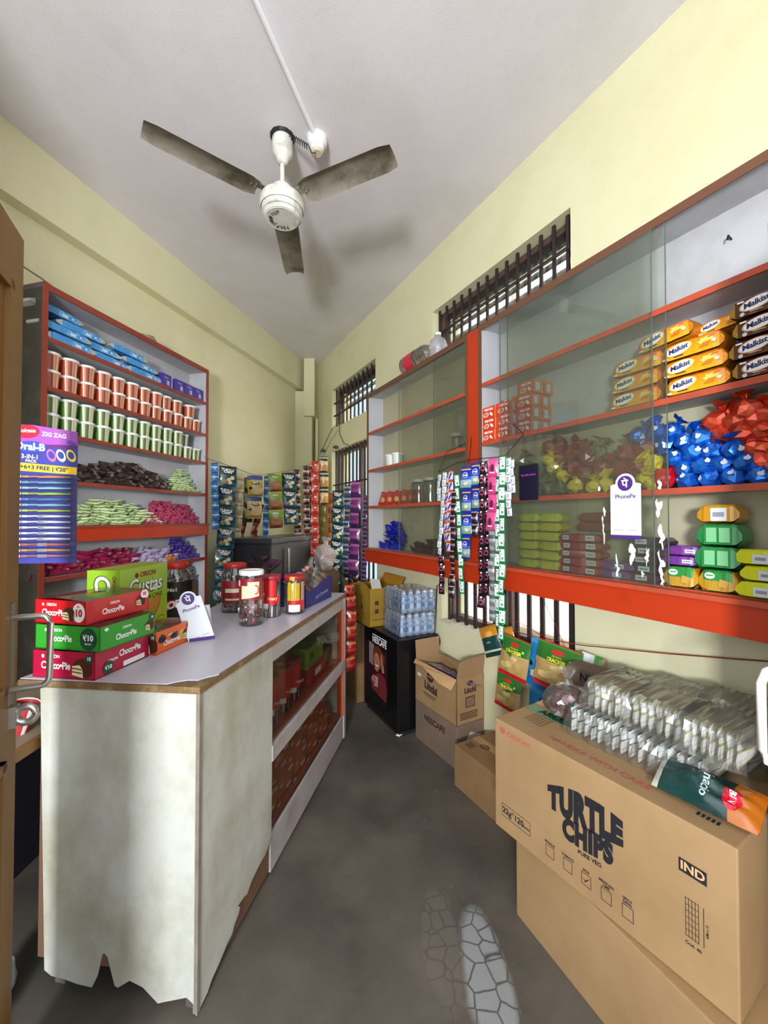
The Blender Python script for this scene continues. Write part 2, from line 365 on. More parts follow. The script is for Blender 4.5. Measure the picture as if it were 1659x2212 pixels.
# windows: steel frame, bars, louvre slats or sash, and glass
barm = M('dark_brown_bar_paint', '#2c2224', .5); frm = M('window_frame_wood', '#54403a', .6); wglass = glass_mat('window_pane_glass', '#dfe8ea', .08, .04)
louv = M('smoked_louvre_glass', '#4a4e52', .25)
silm = M('white_sill_paint', '#d8d4c4', .7, dirt=('#8b8474', 6, .5, .7))
for k, (x0, x1, z0, z1) in enumerate(W):
    t = empty('window_%d' % (k+1), R.p(0, DW, 0), R.a); t['kind'] = 'structure'
    b = B(); f_ = .035; yf = .075
    for a in ((x0, x0+f_, z0, z1), (x1-f_, x1, z0, z1), (x0, x1, z0, z0+f_), (x0, x1, z1-f_, z1)): b.box(a[0], a[1], yf, yf+.06, a[2], a[3], frm)
    if k in (2, 3): b.box((x0+x1)/2-.03, (x0+x1)/2+.03, yf+.02, yf+.07, z0, z1, frm)
    b.build('window_frame', t)
    b = B(); nb = [14, 11, 12, 12][k]
    for i in range(nb):
        x = x0+(x1-x0)*(i+.5)/nb; rbar = (.008, .008, .010, .012)[k]
        b.box(x-rbar, x+rbar, .03, .03+.012, z0, z1, barm)
    hs = {0: [z0+.15, z0+.30], 1: [z0+.15, z0+.29], 2: [z0+.55, z0+1.0], 3: []}[k]
    for z in hs: b.box(x0, x1, .02, .034, z-.007, z+.007, barm)
    b.build('window_bars', t)
    b = B(); b.box(x0, x1, yf+.03, yf+.034, z0+f_, z1-f_, wglass); b.build('window_pane', t)
    if k < 2:
        b = B()
        for i in range(3):
            z = z1-.06-i*.075; b.add([(x0+.03, .13, z), (x1-.03, .13, z), (x1-.03, .17, z+.062), (x0+.03, .17, z+.062)], [(0, 1, 2, 3)], louv)
            b.box(x0+.03, x1-.03, .128, .134, z-.004, z+.004, frm)
        b.build('louvre_slats', t)
    b = B(); b.box(x0-.02, x1+.02, -.008 if k == 3 else 0.001, .07, z0-.012, z0+.004, silm); b.build('window_sill', t)
# ---------------------------------------------------------------- entrance doors
doorm = M('varnished_door_wood', '#8c6636', .45, dirt=('#74522a', 5, .35, .7, .12)); steel = M('brushed_steel', '#c9c9c6', .3, metal=.85)
dpale = M('worn_bare_wood', '#a08d6c', .7)
def leaf(name, hinge, ang, w, ztop, side):
    t = empty(name, hinge, ang); t['kind'] = 'structure'
    b = B(); b.prism([(0, .01), (w, .01), (w, ztop-.0), (w-.0, ztop), (0, ztop)], doorm, .04)
    b.build('door_leaf', t)
    b = B(); yy = -.012 if side < 0 else .04
    for z0, z1 in ((.15, .85), (1.0, 1.95)):
        for a in ((.1, w-.085, z0, z0+.02), (.1, w-.085, z1-.02, z1), (.1, .12, z0, z1), (w-.105, w-.085, z0, z1)): b.box(a[0], a[1], yy, yy+.012, a[2], a[3], doorm)
    b.build('panel_moulding', t)
    return t
dl = leaf('door_1', (-.655, .46, 0), math.atan2(.54, -.25), .595, 2.10, -1)
b = B(); x = .542; pr = .075
def handle(b, x, z0, z1, pr, y0, r=.0075):
    pts = [(x, y0, z0)]+[(x, y0-pr+.02-.02*math.sin(a), z0+.0+.02-.02*math.cos(a)) for a in (0, .5, 1.05, 1.57)]+[(x, y0-pr+.02-.02*math.cos(a), z1-.02+.02*math.sin(a)) for a in (0, .5, 1.05, 1.57)]+[(x, y0, z1)]
    b.tube(pts, r, steel, 10)
handle(b, .555, .995, 1.165, .075, 0.0); b.box(.544, .566, -.004, 0, .96, 1.20, M('door_handle_plate', '#8f8d80', .5, metal=.5)); b.build('door_handle', dl)
b = B(); pts = []
for i in range(24):
    a = math.pi*(.5+i/23.0) if False else 2*math.pi*i/24; pts.append((.0, -.035+.0*a, 0))
out = [(0, -.0), (0, .05)]
n = 14; poly = [(.001, 0.0), (-.028, 0.0)]+[(-.028-.022*math.sin(math.pi*i/n), .022-.022*math.cos(math.pi*i/n)) for i in range(n+1)]+[(.001, .044)]
b.tube([(.56, -.03+.019*math.cos(2*math.pi*i/18), .93+.019*math.sin(2*math.pi*i/18)) for i in range(18)], .0085, steel, 8, closed=True)
b.box(.548, .572, -.014, 0, .905, .955, steel); b.build('padlock_hasp', dl)
dr = leaf('door_2', (.877, .36, 0), math.atan2(.575, .07), .579, 2.10, 1)
b = B(); pts = []
x0h = .495
T_ = TR(); pts = [(x0h, .04, .875), (x0h, .10, .875), (x0h, .122, .885), (x0h, .132, .91), (x0h, .132, 1.05), (x0h, .122, 1.075), (x0h, .10, 1.085), (x0h, .04, 1.085)]
b.tube(pts, .0085, M('white_plastic_handle', '#e8e8e4', .35), 10); b.build('door_handle', dr)
# ================================================================ CEILING FAN
fanw = M('grimy_white_enamel', '#dcdcd2', .35, dirt=('#8f8a76', 14, .5, .8)); bladem = M('dusty_fan_blade', '#8f887a', .5, dirt=('#4f4636', 5, .4, .65), bump=.15, bs=40)
fx, fy = -.505, 1.97; zb = 2.985
fan = empty('ceiling_fan', (fx, fy, 0), 0, 'grimy white three-blade ceiling fan hanging from a short rod', 'ceiling fan')
b = B(); b.lathe([(0, 2.884), (.074, 2.886)], fanw, 40, cap=False); b.lathe([(.074, 2.886), (.078, 2.884), (.081, 2.888)], fanw, 40, cap=False); b.lathe([(.081, 2.890), (.092, 2.905)], fanw, 40, cap=False); b.lathe([(.092, 2.905), (.096, 2.903), (.099, 2.908)], fanw, 40, cap=False); b.lathe([(.097, 2.910), (.100, 2.930)], fanw, 40, cap=False); b.lathe([(.103, 2.930), (.106, 2.934), (.107, 2.972), (.102, 2.984)], fanw, 40, cap=False); b.lathe([(.102, 2.984), (.06, 3.0), (0, 3.0)], fanw, 40, cap=False)
mo = b.build('motor_housing', fan)
s_ = 'TULPAWWF|27'
b = B(); st = 'TU/PWH|FL27'
for i, ch in enumerate(st):
    a = math.radians(262-i*19); r_ = .052
    X = Vector((math.sin(a), -math.cos(a), 0)); Zv = Vector((math.cos(a), math.sin(a), 0))
    b.text(ch, .028, black, (r_*math.cos(a), r_*math.sin(a), 2.8825), tuple(-X), tuple(Zv), bold=.02)
b.build('lettering', fan)
b = B(); b.lathe([(.05, 2.995), (.05, 3.03), (.046, 3.045), (.03, 3.055), (.016, 3.06)], fanw, 28); b.build('lower_cup', fan)
b = B(); b.lathe([(.011, 3.05), (.011, 3.2)], fanw, 16); b.build('down_rod', fan)
b = B(); b.lathe([(.014, 3.165), (.026, 3.172), (.03, 3.19), (.042, 3.205), (.05, 3.22), (.05, 3.285), (.046, 3.292)], fanw, 28); b.build('canopy', fan)
b = B(); b.lathe([(.055, 3.288), (.062, 3.3)], black, 12); b.build('ceiling_hook_hole', fan)
for k, a in enumerate((math.radians(218), math.radians(335.3), math.radians(96.5))):
    t = B(); L0, L1 = .122, .60; n = 10; vs = []
    prof = [(-.062, -.012), (-.05, .0), (-.02, .006), (.02, .008), (.05, .004), (.066, -.006)]
    for i in range(n+1):
        f = i/n; x = L0+(L1-L0)*f; wsc = 1.0-.06*f
        if i == n: wsc *= .86
        if i == 0: wsc *= .72
        for (y, z) in prof: vs.append((x, y*wsc, z+zb))
    m_ = len(prof); fs = [(i*m_+j, (i+1)*m_+j, (i+1)*m_+j+1, i*m_+j+1) for i in range(n) for j in range(m_-1)]
    t.add(vs, fs, bladem, smooth=True); t.add([(p[0], p[1], p[2]+.0022) for p in vs], [f[::-1] for f in fs], bladem, smooth=True)
    pm = Matrix.Rotation(a, 4, 'Z') @ Matrix.Translation((0, 0, zb)) @ Matrix.Rotation(math.radians(-9), 4, 'X') @ Matrix.Translation((0, 0, -zb))
    t.v = [tuple(pm @ Vector(p)) for p in t.v]; bl = t.build('blade', fan)
    t = B(); t.box(.085, .16, -.018, .018, zb+.009, zb+.014, bladem, T=pm)
    for q in ((.135, -.012), (.135, .012), (.155, 0)): t.lathe([(.004, zb+.001), (.004, zb+.009)], steel, 8, T=pm @ Matrix.Translation((q[0], q[1], 0)))
    t.build('blade_arm', bl)
plast = M('white_conduit_plastic', '#e6e6ea', .4)
b = B(); p0 = Vector((-.60, .9, CEIL-.009)); p1 = Vector((-.345, 1.93, CEIL-.009)); b.tube([p0, p1], .0125, plast, 12)
tag(b.build('electrical_conduit'), 'white plastic wiring conduit running across the ceiling to the round socket', 'conduit')
rs = empty('ceiling_rose', (-.333, 1.975, 0), 0, 'round white ceiling junction socket beside the fan', 'ceiling socket')
b = B(); b.lathe([(.03, 3.235), (.034, 3.245), (.036, 3.262), (.046, 3.264), (.05, 3.275), (.05, 3.30)], plast, 24); b.build('socket_body', rs)
b = B(); b.lathe([(.022, 3.222), (.029, 3.226), (.031, 3.24)], M('yellowed_plastic', '#c9bfa6', .5), 20); b.build('screw_cap', rs)
b = B(); pts = [(fx+.03, fy-.02, 3.285), (fx+.05, fy-.04, 3.27)]
for i in range(64):
    f = i/63; a = f*2*math.pi*8; x = fx+.05+f*.085; pts.append((x, fy-.045+.012*math.sin(a)-.0*f, 3.262-f*.05+.012*math.cos(a)))
pts += [(fx+.15, fy-.03, 3.195), (fx+.165, fy-.0, 3.222)]
b.tube(pts, .0022, black, 6); tag(b.build('coiled_wire'), 'black coiled wire between fan canopy and ceiling socket', 'wire')
# ================================================================ WALL CABINETS
redw = M('shaded_red_edge', '#8e3a28', .5, dirt=('#6e2a1e', 9, .5, .75, .3)); orw = M('orange_painted_board', '#b8330d', .42, dirt=('#962a0b', 6, .55, .8))  # redw: left cabinet's edge paint, darkened because less light reaches it
edge = M('orange_painted_edge', '#b84a2e', .5, dirt=('#8f4a34', 10, .45, .75)); lam = M('grey_white_laminate', '#b9b9bd', .5, dirt=('#a6a4a2', 4, .5, .75))
darkp = M('unpainted_dark_ply', '#3a362e', .8, dirt=('#5a5548', 7, .45, .8)); brnw = M('brown_wood_stile', '#6a4430', .5)
shgl = glass_mat('sliding_shutter_glass', '#eef2ec', .08, .065, .03, '#a4a796'); gedge = M('glass_edge', '#5c6a60', .2)  # shutter haze paints a beige veil of reflection, plus dirt, into the glass
creamb = M('cream_back_board', '#b7b094', .6, dirt=('#a8a188', 4, .45, .75))
def cabinet(name, Fm, x0, x1, D0, D1, ztop, zbot, shelves, label, e1, e2, side=lam, group=None, bands=(), legs_z=None, backm=lam):
    t = empty(name, Fm.p(0, 0, 0), Fm.a, label, 'cabinet', group); th = .022
    b = B(); b.box(x0, x0+th, D0, D1, zbot, ztop, side); b.box(x0+th, x0+th+.002, D0+.004, D1, zbot, ztop, lam); b.box(x0-.001, x0+th+.003, D0-.004, D0, zbot, ztop, e1); b.build('side_panel', t)
    b = B(); b.box(x1-th, x1, D0, D1, zbot, ztop, lam); b.box(x1-th-.003, x1+.001, D0-.004, D0, zbot, ztop, e1); b.build('side_panel', t)
    b = B(); b.box(x0, x1, D0, D1, ztop-th, ztop, lam); b.box(x0, x1, D0-.005, D0, ztop-th-.008, ztop, e1); b.box(x0, x1, D0-.004, D1, ztop, ztop+.003, e1); b.build('top_panel', t)
    zs_ = backm[0] if isinstance(backm, tuple) else zbot; b = B(); b.box(x0+th, x1-th, D1-.006, D1, zs_, ztop-th, lam if zs_ < ztop-.1 else backm[1]); b.build('back_panel', t)
    if zs_ > zbot: b = B(); b.box(x0+th, x1-th, D1-.006, D1, zbot, zs_, backm[1]); b.build('back_panel', t)
    for z in shelves:
        b = B(); b.box(x0+th+.003, x1-th-.003, D0+.006, D1-.006, z-.018, z, lam); b.box(x0+th+.003, x1-th-.003, D0, D0+.007, z-.02, z+.001, e2); b.build('shelf', t)
    for (za, zb_, pr) in bands:
        b = B(); b.box(x0-.002, x1+.002, D0-pr, D1 if pr < .01 else D0+.02, za, zb_, orw); b.box(x0-.002, x1+.002, D0-pr-.006, D0-.0, zb_-.012, zb_+.004, e2); b.build('front_board', t)
    return t
LC0, LC1 = 2.08, 2.240
cab_l = cabinet('display_cabinet', L, 1.469, 2.672, LC0, LC1, 2.553, 0.02, (2.298, 2.055, 1.838, 1.598, 1.366, 1.112, .72, .40), 'tall open display cabinet with red-brown edges against the left wall, stacked with cups and packets', redw, redw, darkp, bands=((1.283, 1.366, .012),))
RC0, RC1 = 1.51, 1.655
cab_far = cabinet('wall_cabinet', R, -3.031, -1.752, RC0, RC1, 2.447, 1.052, (2.125, 1.812, 1.510, 1.165), 'glass-fronted orange wall cabinet on the right wall, the farther and emptier one', brnw, edge, backm=(2.40, creamb))
cab_near = cabinet('wall_cabinet', R, -1.668, .15, RC0, RC1, 2.455, 1.052, (2.135, 1.815, 1.505, 1.170), 'nearer glass-fronted orange wall cabinet on the right wall, holding biscuits and foil bags', brnw, edge, backm=(1.80, creamb))
for c, x0, x1 in ((cab_far, -3.031, -1.71), (cab_near, -1.71, .15)):
    b = B(); b.box(x0, x1, RC0-.022, RC1, 1.052, 1.150, orw); b.box(x0, x1, RC0-.034, RC0, 1.150, 1.166, edge); b.build('front_board', c)
b = B(); b.box(-1.752, -1.668, RC0-.004, RC0+.02, 1.166, 2.45, orw); b.build('middle_post', cab_near)
def pane(c, x0, x1, D, z0, z1, n='sliding_glass'):
    b = B(); b.add([(x0, D, z0), (x1, D, z0), (x1, D, z1), (x0, D, z1)], [(0, 1, 2, 3)], shgl)
    for x in (x0, x1): b.box(x-.0012, x+.0012, D-.002, D+.002, z0, z1, gedge)
    return b.build(n, c)
pane(cab_far, -2.52, -1.775, RC0+.004, 1.170, 2.415); pane(cab_far, -2.10, -1.775, RC0+.012, 1.170, 2.415)
pane(cab_near, -1.50, -.775, RC0-.008, 1.168, 2.425); pane(cab_near, -1.46, -.735, RC0+.003, 1.168, 2.425)
for (x, z, w, h) in ((-.757, 1.52, .02, .05), (-.762, 1.44, .03, .09), (-.752, 1.34, .03, .1), (-.757, 1.25, .022, .12), (-.75, 1.19, .016, .04), (-.85, 1.28, .035, .09), (-.80, 1.27, .02, .08), (-.815, 1.205, .016, .03), (-.96, 1.36, .008, .16), (-.975, 1.52, .014, .03), (-.955, 1.43, .014, .05), (-.905, 1.22, .016, .09)):
    pts = []
    for i in range(30):
        a = 2*math.pi*i/30; k = .72+.55*nz(x*50+math.cos(a)*1.6, z*50+math.sin(a)*1.6)+.10*math.sin(a*5+x*90); pts.append((x+w*.42*k*math.cos(a)+h*.12*nz(math.sin(a)*2, x*60), RC0-.0102, z+h/2*k*math.sin(a)))
    b = B(); b.add([(x, RC0-.0102, z)]+pts, [(0, i+1, (i+1) % 30+1) for i in range(30)], white); b.build('glue_residue', cab_near)
# nail and hooks inside the near cabinet
b = B(); b.tube([(-.60, RC1-.006, 2.33), (-.60, RC1-.03, 2.335), (-.60, RC1-.035, 2.32)], .003, black, 6); b.build('wall_hook', cab_near)
# payment cards stuck on the glass
purp = M('purple_print', '#4c2a7e', .5); cardw = M('white_card', '#e9edf1', .45)
def phonepe(b, w, h, y=0.0):
    n = 16; r_ = w*.29; zc = h-r_*.95
    pts = [(-w/2, y, 0), (w/2, y, 0), (w/2, y, zc-.15*r_)]+[(r_*1.12*math.cos(a), y, zc+r_*1.12*math.sin(a)) for a in [math.pi*(i/n) for i in range(n+1)]]+[(-w/2, y, zc-.15*r_)]
    b.add(pts, [tuple(range(len(pts)))], cardw)
    b.disc((0, y-.0008, zc), r_*.86, r_*.86, purp, n=32)
    b.text('प', r_*1.25, white, (-.03*r_, y-.0014, zc-.05*r_), bold=.025)
    b.add([(r_*a-.0*r_, y-.0014, zc+r_*c) for a, c in ((-.22, .58), (-.1, .66), (.22, .42), (.12, .36))], [(0, 3, 2, 1)], white)
    b.text('PhonePe', w*.19, purp, (0, y-.0009, zc-r_*1.5), bold=.018)
    b.rect((-w*.22, y-.0009, h*.085), w*.36, h*.008, M('small_print_grey', '#8f8f98', .6)); b.rect((w*.22, y-.0009, h*.085), w*.3, h*.008, MC['small_print_grey'])
t = empty('payment_card', R.p(-.871, RC0-.0135, 1.342), R.a, 'white payment card with a round purple symbol stuck on the right cabinet glass', 'payment card')
b = B(); phonepe(b, .112, .222); b.build('card', t)
b = B(); b.add([(-.052, .0006, -.014), (.056, .0006, -.014), (.056, .0006, .01), (-.052, .0006, .01)], [(0, 1, 2, 3)], purp); b.build('base_strip', t)
t = empty('payment_card', R.p(-1.318, RC0-.0135, 1.49), R.a, 'small dark navy payment card stuck on the glass beside the hanging sachet strips', 'payment card')
b = B(); navy = M('navy_card', '#14122a', .4); b.box(-.054, .054, -.001, .001, 0, .165, navy); b.build('card', t)
b = B(); b.text('Pay with us here', .014, M('magenta_print', '#a23cb4', .5), (0, -.002, .118), bold=.03, sx=.9); b.build('lettering', t)
# ================================================================ COUNTER
lamw = M('soiled_white_laminate', '#c4c5bc', .5, dirt=('#98937a', 3.8, .42, .74, .8), bump=.03); topm = M('pale_lilac_counter_top', '#cbcad9', .35, dirt=('#c2c0ce', 3, .4, .7))
wedge = M('worn_brown_wood_edge', '#74593a', .6, dirt=('#a58c62', 18, .5, .7)); bare = M('bare_brown_ply', '#6d4f3c', .75); rail = M('pale_rail_laminate', '#b4acab', .5, dirt=('#8f8478', 5, .45, .75))
CA = math.radians(79.1); ct = empty('shop_counter', (-.525, 1.155, 0), CA, 'long white laminate shop counter with a glass display side and chipped brown edges', 'counter')
# local: x away from the camera along the aisle side, y to the left, corner at the origin
Wc = .50; Lc = 1.47; sk = -.052    # end face skew
H0, H1 = .905, .927
def endx(y): return sk*y/Wc
b = B(); q = [(0, 0), (Lc, 0), (Lc, Wc), (sk, Wc)]
# top board: chipped laminate near the corner
o_ = .006
qt = [(-o_, -o_), (Lc, -o_), (Lc, .60), (sk-o_, .56)]
b.add([(p[0], p[1], H0) for p in qt]+[(p[0], p[1], H1-.003) for p in qt], [(0, 3, 2, 1), (4, 5, 6, 7), (0, 1, 5, 4), (1, 2, 6, 5), (2, 3, 7, 6), (3, 0, 4, 7)], wedge)
lamp_ = [(.085, -o_+.001), (.10, 0.0), (Lc, 0.0), (Lc, .60), (sk, .56), (endx(.22), .22), (endx(.1)+.004, .10), (.012, .085), (.030, .06), (.035, .03), (.055, .02)]
b.add([(p[0], p[1], H1-.002) for p in lamp_]+[(p[0], p[1], H1) for p in lamp_], [tuple(range(11, 22)), tuple(range(10, -1, -1))]+[(i, (i+1) % 11, 11+(i+1) % 11, 11+i) for i in range(11)], topm)
b.build('counter_top', ct)
# end panel facing the entrance, torn along the bottom
def pan(b, pts, frm_, ax, th, mat):     # pts (s,z) in a vertical plane
    P = [frm_(s, z) for s, z in pts]; b.prism(P, mat, ax)
b = B(); prof = [(0.0, H0), (0.0, .03), (.03, .055), (.10, .035), (.115, .03), (.16, .07), (.20, .085), (.235, .062), (.245, .066), (.268, .145), (.278, .155), (.285, .15), (.30, .085), (.315, .055), (.36, .06), (.40, .07), (.44, .075), (.462, .09), (.488, H0)]
e_ = lambda y, z: (endx(y), y, z); dv = (-.012, 0, 0)
b.prism([(endx(y)-.0, y, z) for y, z in prof][::-1], lamw, (.004, 0, 0)); b.build('end_panel', ct)
b = B(); b.prism([(endx(y)+.006, y, z) for y, z in ((.002, H0), (.002, .10), (.49, .12), (.49, H0))][::-1], bare, (.012, 0, 0)); b.build('end_backing', ct)
b = B(); prof = [(0.0, .025), (.05, .05), (.07, .09), (.11, .115), (.15, .16), (.175, .165), (.19, .21), (.215, .245), (.225, .285), (.21, .33), (.25, .315), (.27, .29), (.30, .34), (.335, .36), (.37, .375), (.40, .37), (.42, .40), (.45, .455), (.455, H0), (0, H0)]
b.prism([(x, 0, z) for x, z in [(x, z*(.35 if z < H0 else 1)) for x, z in prof]], lamw, (0, .004, 0)); b.build('side_panel', ct)
b = B(); b.box(.01, .44, .008, .02, .03, H0-.01, bare); b.build('side_backing', ct)
b = B(); b.box(-.001, .012, -.002, .012, .012, H0, M('grey_corner_trim', '#8d877c', .5, dirt=('#6b6558', 8, .4, .7))); b.build('corner_trim', ct)
for (x, y) in ((.02, .03), (1.40, .03), (.0, .46), (1.40, .46)):
    b = B(); b.box(x, x+.035, y-.015, y+.02, 0, .12, M('grey_wood_foot', '#5d5a52', .7)); b.build('leg', ct)
b = B(); x0 = .452; x1 = Lc-.03
b.box(x0, x1, .004, .016, .02, .165, rail); b.box(x0, x1, -.004, .02, .450, .510, rail); b.box(x0, Lc, .0, .02, .838, H0, rail); b.box(x1-.005, Lc, -.002, .022, .02, H0, rail)
b.build('front_rail', ct)
orp = M('orange_inner_wood', '#b4502a', .5); b = B()
for z0_, z1_ in ((.165, .450), (.51, .838)): b.box(x0, x1-.005, .022, .04, z0_, z0_+.014, orp); b.box(x1-.02, x1-.005, .0, .04, z0_, z1_, orp)
b.build('inner_frame', ct)
b = B(); b.box(.02, Lc-.01, .03, Wc-.02, .15, .165, orp); b.box(.02, Lc-.01, .03, Wc-.02, .492, .506, orp); b.build('inner_shelf', ct)
b = B(); b.box(.0, Lc, Wc-.014, Wc-.004, .1, H0, M('dark_inner_back', '#4a2c1e', .7)); b.box(x0-.02, x0-.01, .02, Wc-.02, .1, H0, MC['dark_inner_back']); b.box(Lc-.012, Lc-.002, .02, Wc-.01, .02, H0, MC['soiled_white_laminate']); b.build('back_panel', ct)
cgl = glass_mat('counter_display_glass', '#d8d2ca', .11, .05, .04, '#8f8270')
for z0_, z1_ in ((.166, .449), (.511, .837)):
    b = B(); b.add([(x0, .010, z0_), (x1, .010, z0_), (x1, .010, z1_), (x0, .010, z1_)], [(0, 1, 2, 3)], cgl); b.build('display_glass', ct)
def CP(x, y, z=.927): return tuple(Matrix.Rotation(CA, 4, 'Z') @ Vector((x, y, 0))+Vector((-.525, 1.155, z)))
# ================================================================ BIG FURNITURE AT THE BACK AND ON THE LEFT
t = empty('chest_fridge', (-1.262, 3.33, 0), math.radians(-14), 'dark grey chest fridge standing behind the counter under the hanging snack strips', 'fridge')
fg = M('dark_grey_steel', '#4a4a4e', .35, metal=.3); fd = M('charcoal_steel', '#3b3b40', .4, metal=.2)
b = B(); b.box(-.02, .36, 0, .95, .04, 1.20, fd, bev=.01); b.build('body', t)
b = B(); b.box(-.03, .375, -.01, .96, 1.20, 1.245, fg, bev=.01); b.build('lid', t)
b = B(); b.tube([(.39, .25, .75), (.39, .25, 1.15)], .011, steel, 10); b.build('handle', t)
t = empty('side_table', (-1.46, 1.02, 0), 0, 'dark wooden side table with a worn edge left of the counter, behind the door', 'table')
b = B(); b.box(0, .43, 0, .75, .735, .752, M('table_plywood', '#8d8168', .6)); b.box(.42, .437, -.01, .76, .722, .753, M('table_edge_wood', '#7c5a30', .55)); b.build('table_top', t)
b = B(); dk = M('near_black_under_table', '#1b1a22', .6); b.box(.02, .40, .72, .74, 0, .72, dk); b.box(.0, .02, .0, .74, 0, .72, dk); b.build('back_panel', t)  # near-black colour puts in the shade of the cavity under the table
b = B(); b.box(.38, .415, .0, .035, 0, .722, dk); b.build('leg', t); b = B(); b.box(.38, .415, .70, .735, 0, .722, dk); b.build('leg', t)
# ================================================================ LEFT CABINET: CUPS
def cup_proto(name, c1, c2, c3, c4):
    t = empty(name, (0, 0, 0))
    m = M(name+'_print', c1, .4, ramp=(0, [(0, c2), (.05, c3), (.075, c1), (.55, c3), (.57, c1), (.855, c3), (.875, c2), (.91, c1), (.945, c4), (.975, c2)]))
    b = B(); b.lathe([(.0355, 0), (.0365, .002), (.0385, .03), (.041, .06), (.0435, .083)], m, 28)
    b.lathe([(.0362, 0.0), (.0365, .004)], white, 28, cap=False); b.build('cup_body', t)
    b = B(); b.lathe([(.0425, .078), (.046, .079), (.047, .082), (.047, .089), (.0455, .0915), (.043, .0905), (0, .0900)], M('white_cup_lid', '#e9eae6', .4), 28); b.build('lid', t)
    return Proto(t)
oc = cup_proto('noodle_cup', '#b4482a', '#cc8258', '#e8dccc', '#5d4a56'); gc = cup_proto('snack_cup', '#557f2e', '#c2c2a0', '#e6e6dc', '#5c5c48')
xs12 = [1.547+.0955*i for i in range(11)]
for i, x in enumerate(xs12+[2.59]):
    oc.put(L.p(x, LC0+.058+.006*nz(i*3.1, 0), 2.0562), L.a+nz(i, 5)*.6-.1, 'orange-printed paper noodle cup, %s from the left in the bottom row on the cabinet' % ORD[i], 'cup', 'orange noodle cups, bottom row')
for i, x in enumerate(xs12[:8]+[2.30, 2.40, 2.53]):
    D = LC0+.058 if i < 8 or i == 10 else LC0+.06
    oc.put(L.p(x, D+.005*nz(i*2.1, 3), 2.0562+.0928), L.a+nz(i, 9)*.6-.1, 'orange-printed paper noodle cup, %s from the left in the upper row on the cabinet' % ORD[i], 'cup', 'orange noodle cups, upper row')
for i, x in enumerate(xs12+[2.59]):
    gc.put(L.p(x, LC0+.058+.006*nz(i*3.7, 2), 1.8392), L.a+nz(i, 15)*.6-.1, 'green-printed paper snack cup, %s from the left in the bottom row on the cabinet' % ORD[i], 'cup', 'green snack cups, bottom row')
for i, x in enumerate(xs12[:10]+[2.50]):
    gc.put(L.p(x, LC0+.058+(.03 if i == 10 else 0), 1.8392+.0928), L.a+nz(i, 19)*.6-.1, 'green-printed paper snack cup, %s from the left in the upper row on the cabinet' % ORD[i], 'cup', 'green snack cups, upper row')
# blue wafer packs and violet boxes on the top shelf
bluem = M('light_blue_wrapper', '#3f8fd0', .3, bump=.25, bs=35, coat=.3, dirt=('#8fc4e8', 14, .55, .72)); foilw = M('silver_foil', '#c6ced6', .28, metal=.6, bump=.3, bs=60)
def bar_proto(name, w, h, d, mat, lab=None, seed=0, end=None, fin=.013, parts=True):
    """flow-wrapped bar: boxy middle with crimped fins at both ends, along x"""
    t = empty(name, (0, 0, 0)); b = B(); n = 10; vs = []; us = []; ring = [(-1, -1), (-.85, -1), (.85, -1), (1, -.8), (1, .8), (.85, 1), (-.85, 1), (-1, .8), (-1, -.8)]
    for i in range(n+1):
        x = -w/2+fin+(w-2*fin)*i/n; k = 1.0 if 0 < i < n else .93
        for j, (a, c) in enumerate(ring):
            q = 1+.06*nz(i*1.3+seed, j*.7); vs.append((x+(.004*nz(j, i+seed)), a*d/2*k*q, h/2+c*h/2*k*q*(1 if c > 0 else 1.0/q if q > 1 else 1))); us.append((i/n, (c+1)/2))
    m_ = len(ring); fs = [(i*m_+j, (i+1)*m_+j, (i+1)*m_+j+1, i*m_+j+1) for i in range(n) for j in range(m_-1)]
    fs = [f[::-1] for f in fs]
    b.add(vs, fs, mat, us)
    for s_, base in ((-1, 0), (1, n*m_)):
        x0 = s_*(w/2-fin); x1 = s_*w/2; e = end or mat
        r0 = [vs[base+j] for j in range(m_)]; r1 = [(x1+.002*nz(j, seed*3), p[1]*.95, h*.45+(p[2]-h/2)*.35) for j, p in enumerate(r0)]
        b.add(r0+r1, [(j, j+1, m_+j+1, m_+j) for j in range(m_-1)], e, [(.01, .5)]*(2*m_))
        b.add(r1, [tuple(range(m_-1))], e)
    b.build('wrapper', t)
    if lab:
        b = B(); lab(b, -d/2*1.055-.0008); b.build('printed_label', t)
    return Proto(t)
def blab(b, y): b.rect((.03, y, .018), .03, .014, M('pale_label', '#cdd8e6', .5)); b.rect((.072, y, .02), .012, .01, MC['pale_label'])
bp_ = bar_proto('wafer_pack', .275, .044, .085, bluem, blab, 3, foilw, .03)
rows = [(1.63, 0, 0), (1.87, 0, .01), (2.10, 0, 0), (1.60, 1, .0), (1.80, 1, .02), (2.07, 1, .005), (1.70, 2, .02), (1.99, 2, .01), (1.58, 3, .03)]
nm = {0: 'bottom', 1: 'second', 2: 'third', 3: 'topmost'}
for i, (x, r_, dy) in enumerate(rows):
    k = [q for q in rows if q[1] == r_].index((x, r_, dy))
    bp_.put(L.p(x, LC0+.058+dy, 2.300+r_*.0475), L.a+.06*nz(i*2.3, 1), 'light blue wafer pack on the top shelf, %s layer, %s from the left' % (nm[r_], ORD[k]), 'snack pack', 'light blue wafer packs')
vm = M('violet_box', '#3d2f8e', .4, dirt=('#5848a8', 16, .5, .7))
t = empty('violet_carton', (0, 0, 0)); b = B(); b.box(-.045, .045, -.04, .04, 0, .085, vm, bev=.003); b.build('box_body', t)
b = B(); b.rect((.012, -.0406, .03), .022, .03, M('pale_lilac_print', '#b8b0dc', .5)); b.text('Choc', .018, MC['pale_lilac_print'], (-.005, -.0408, .062), bold=.02, shear=.2); b.build('printed_label', t)
vb = Proto(t)
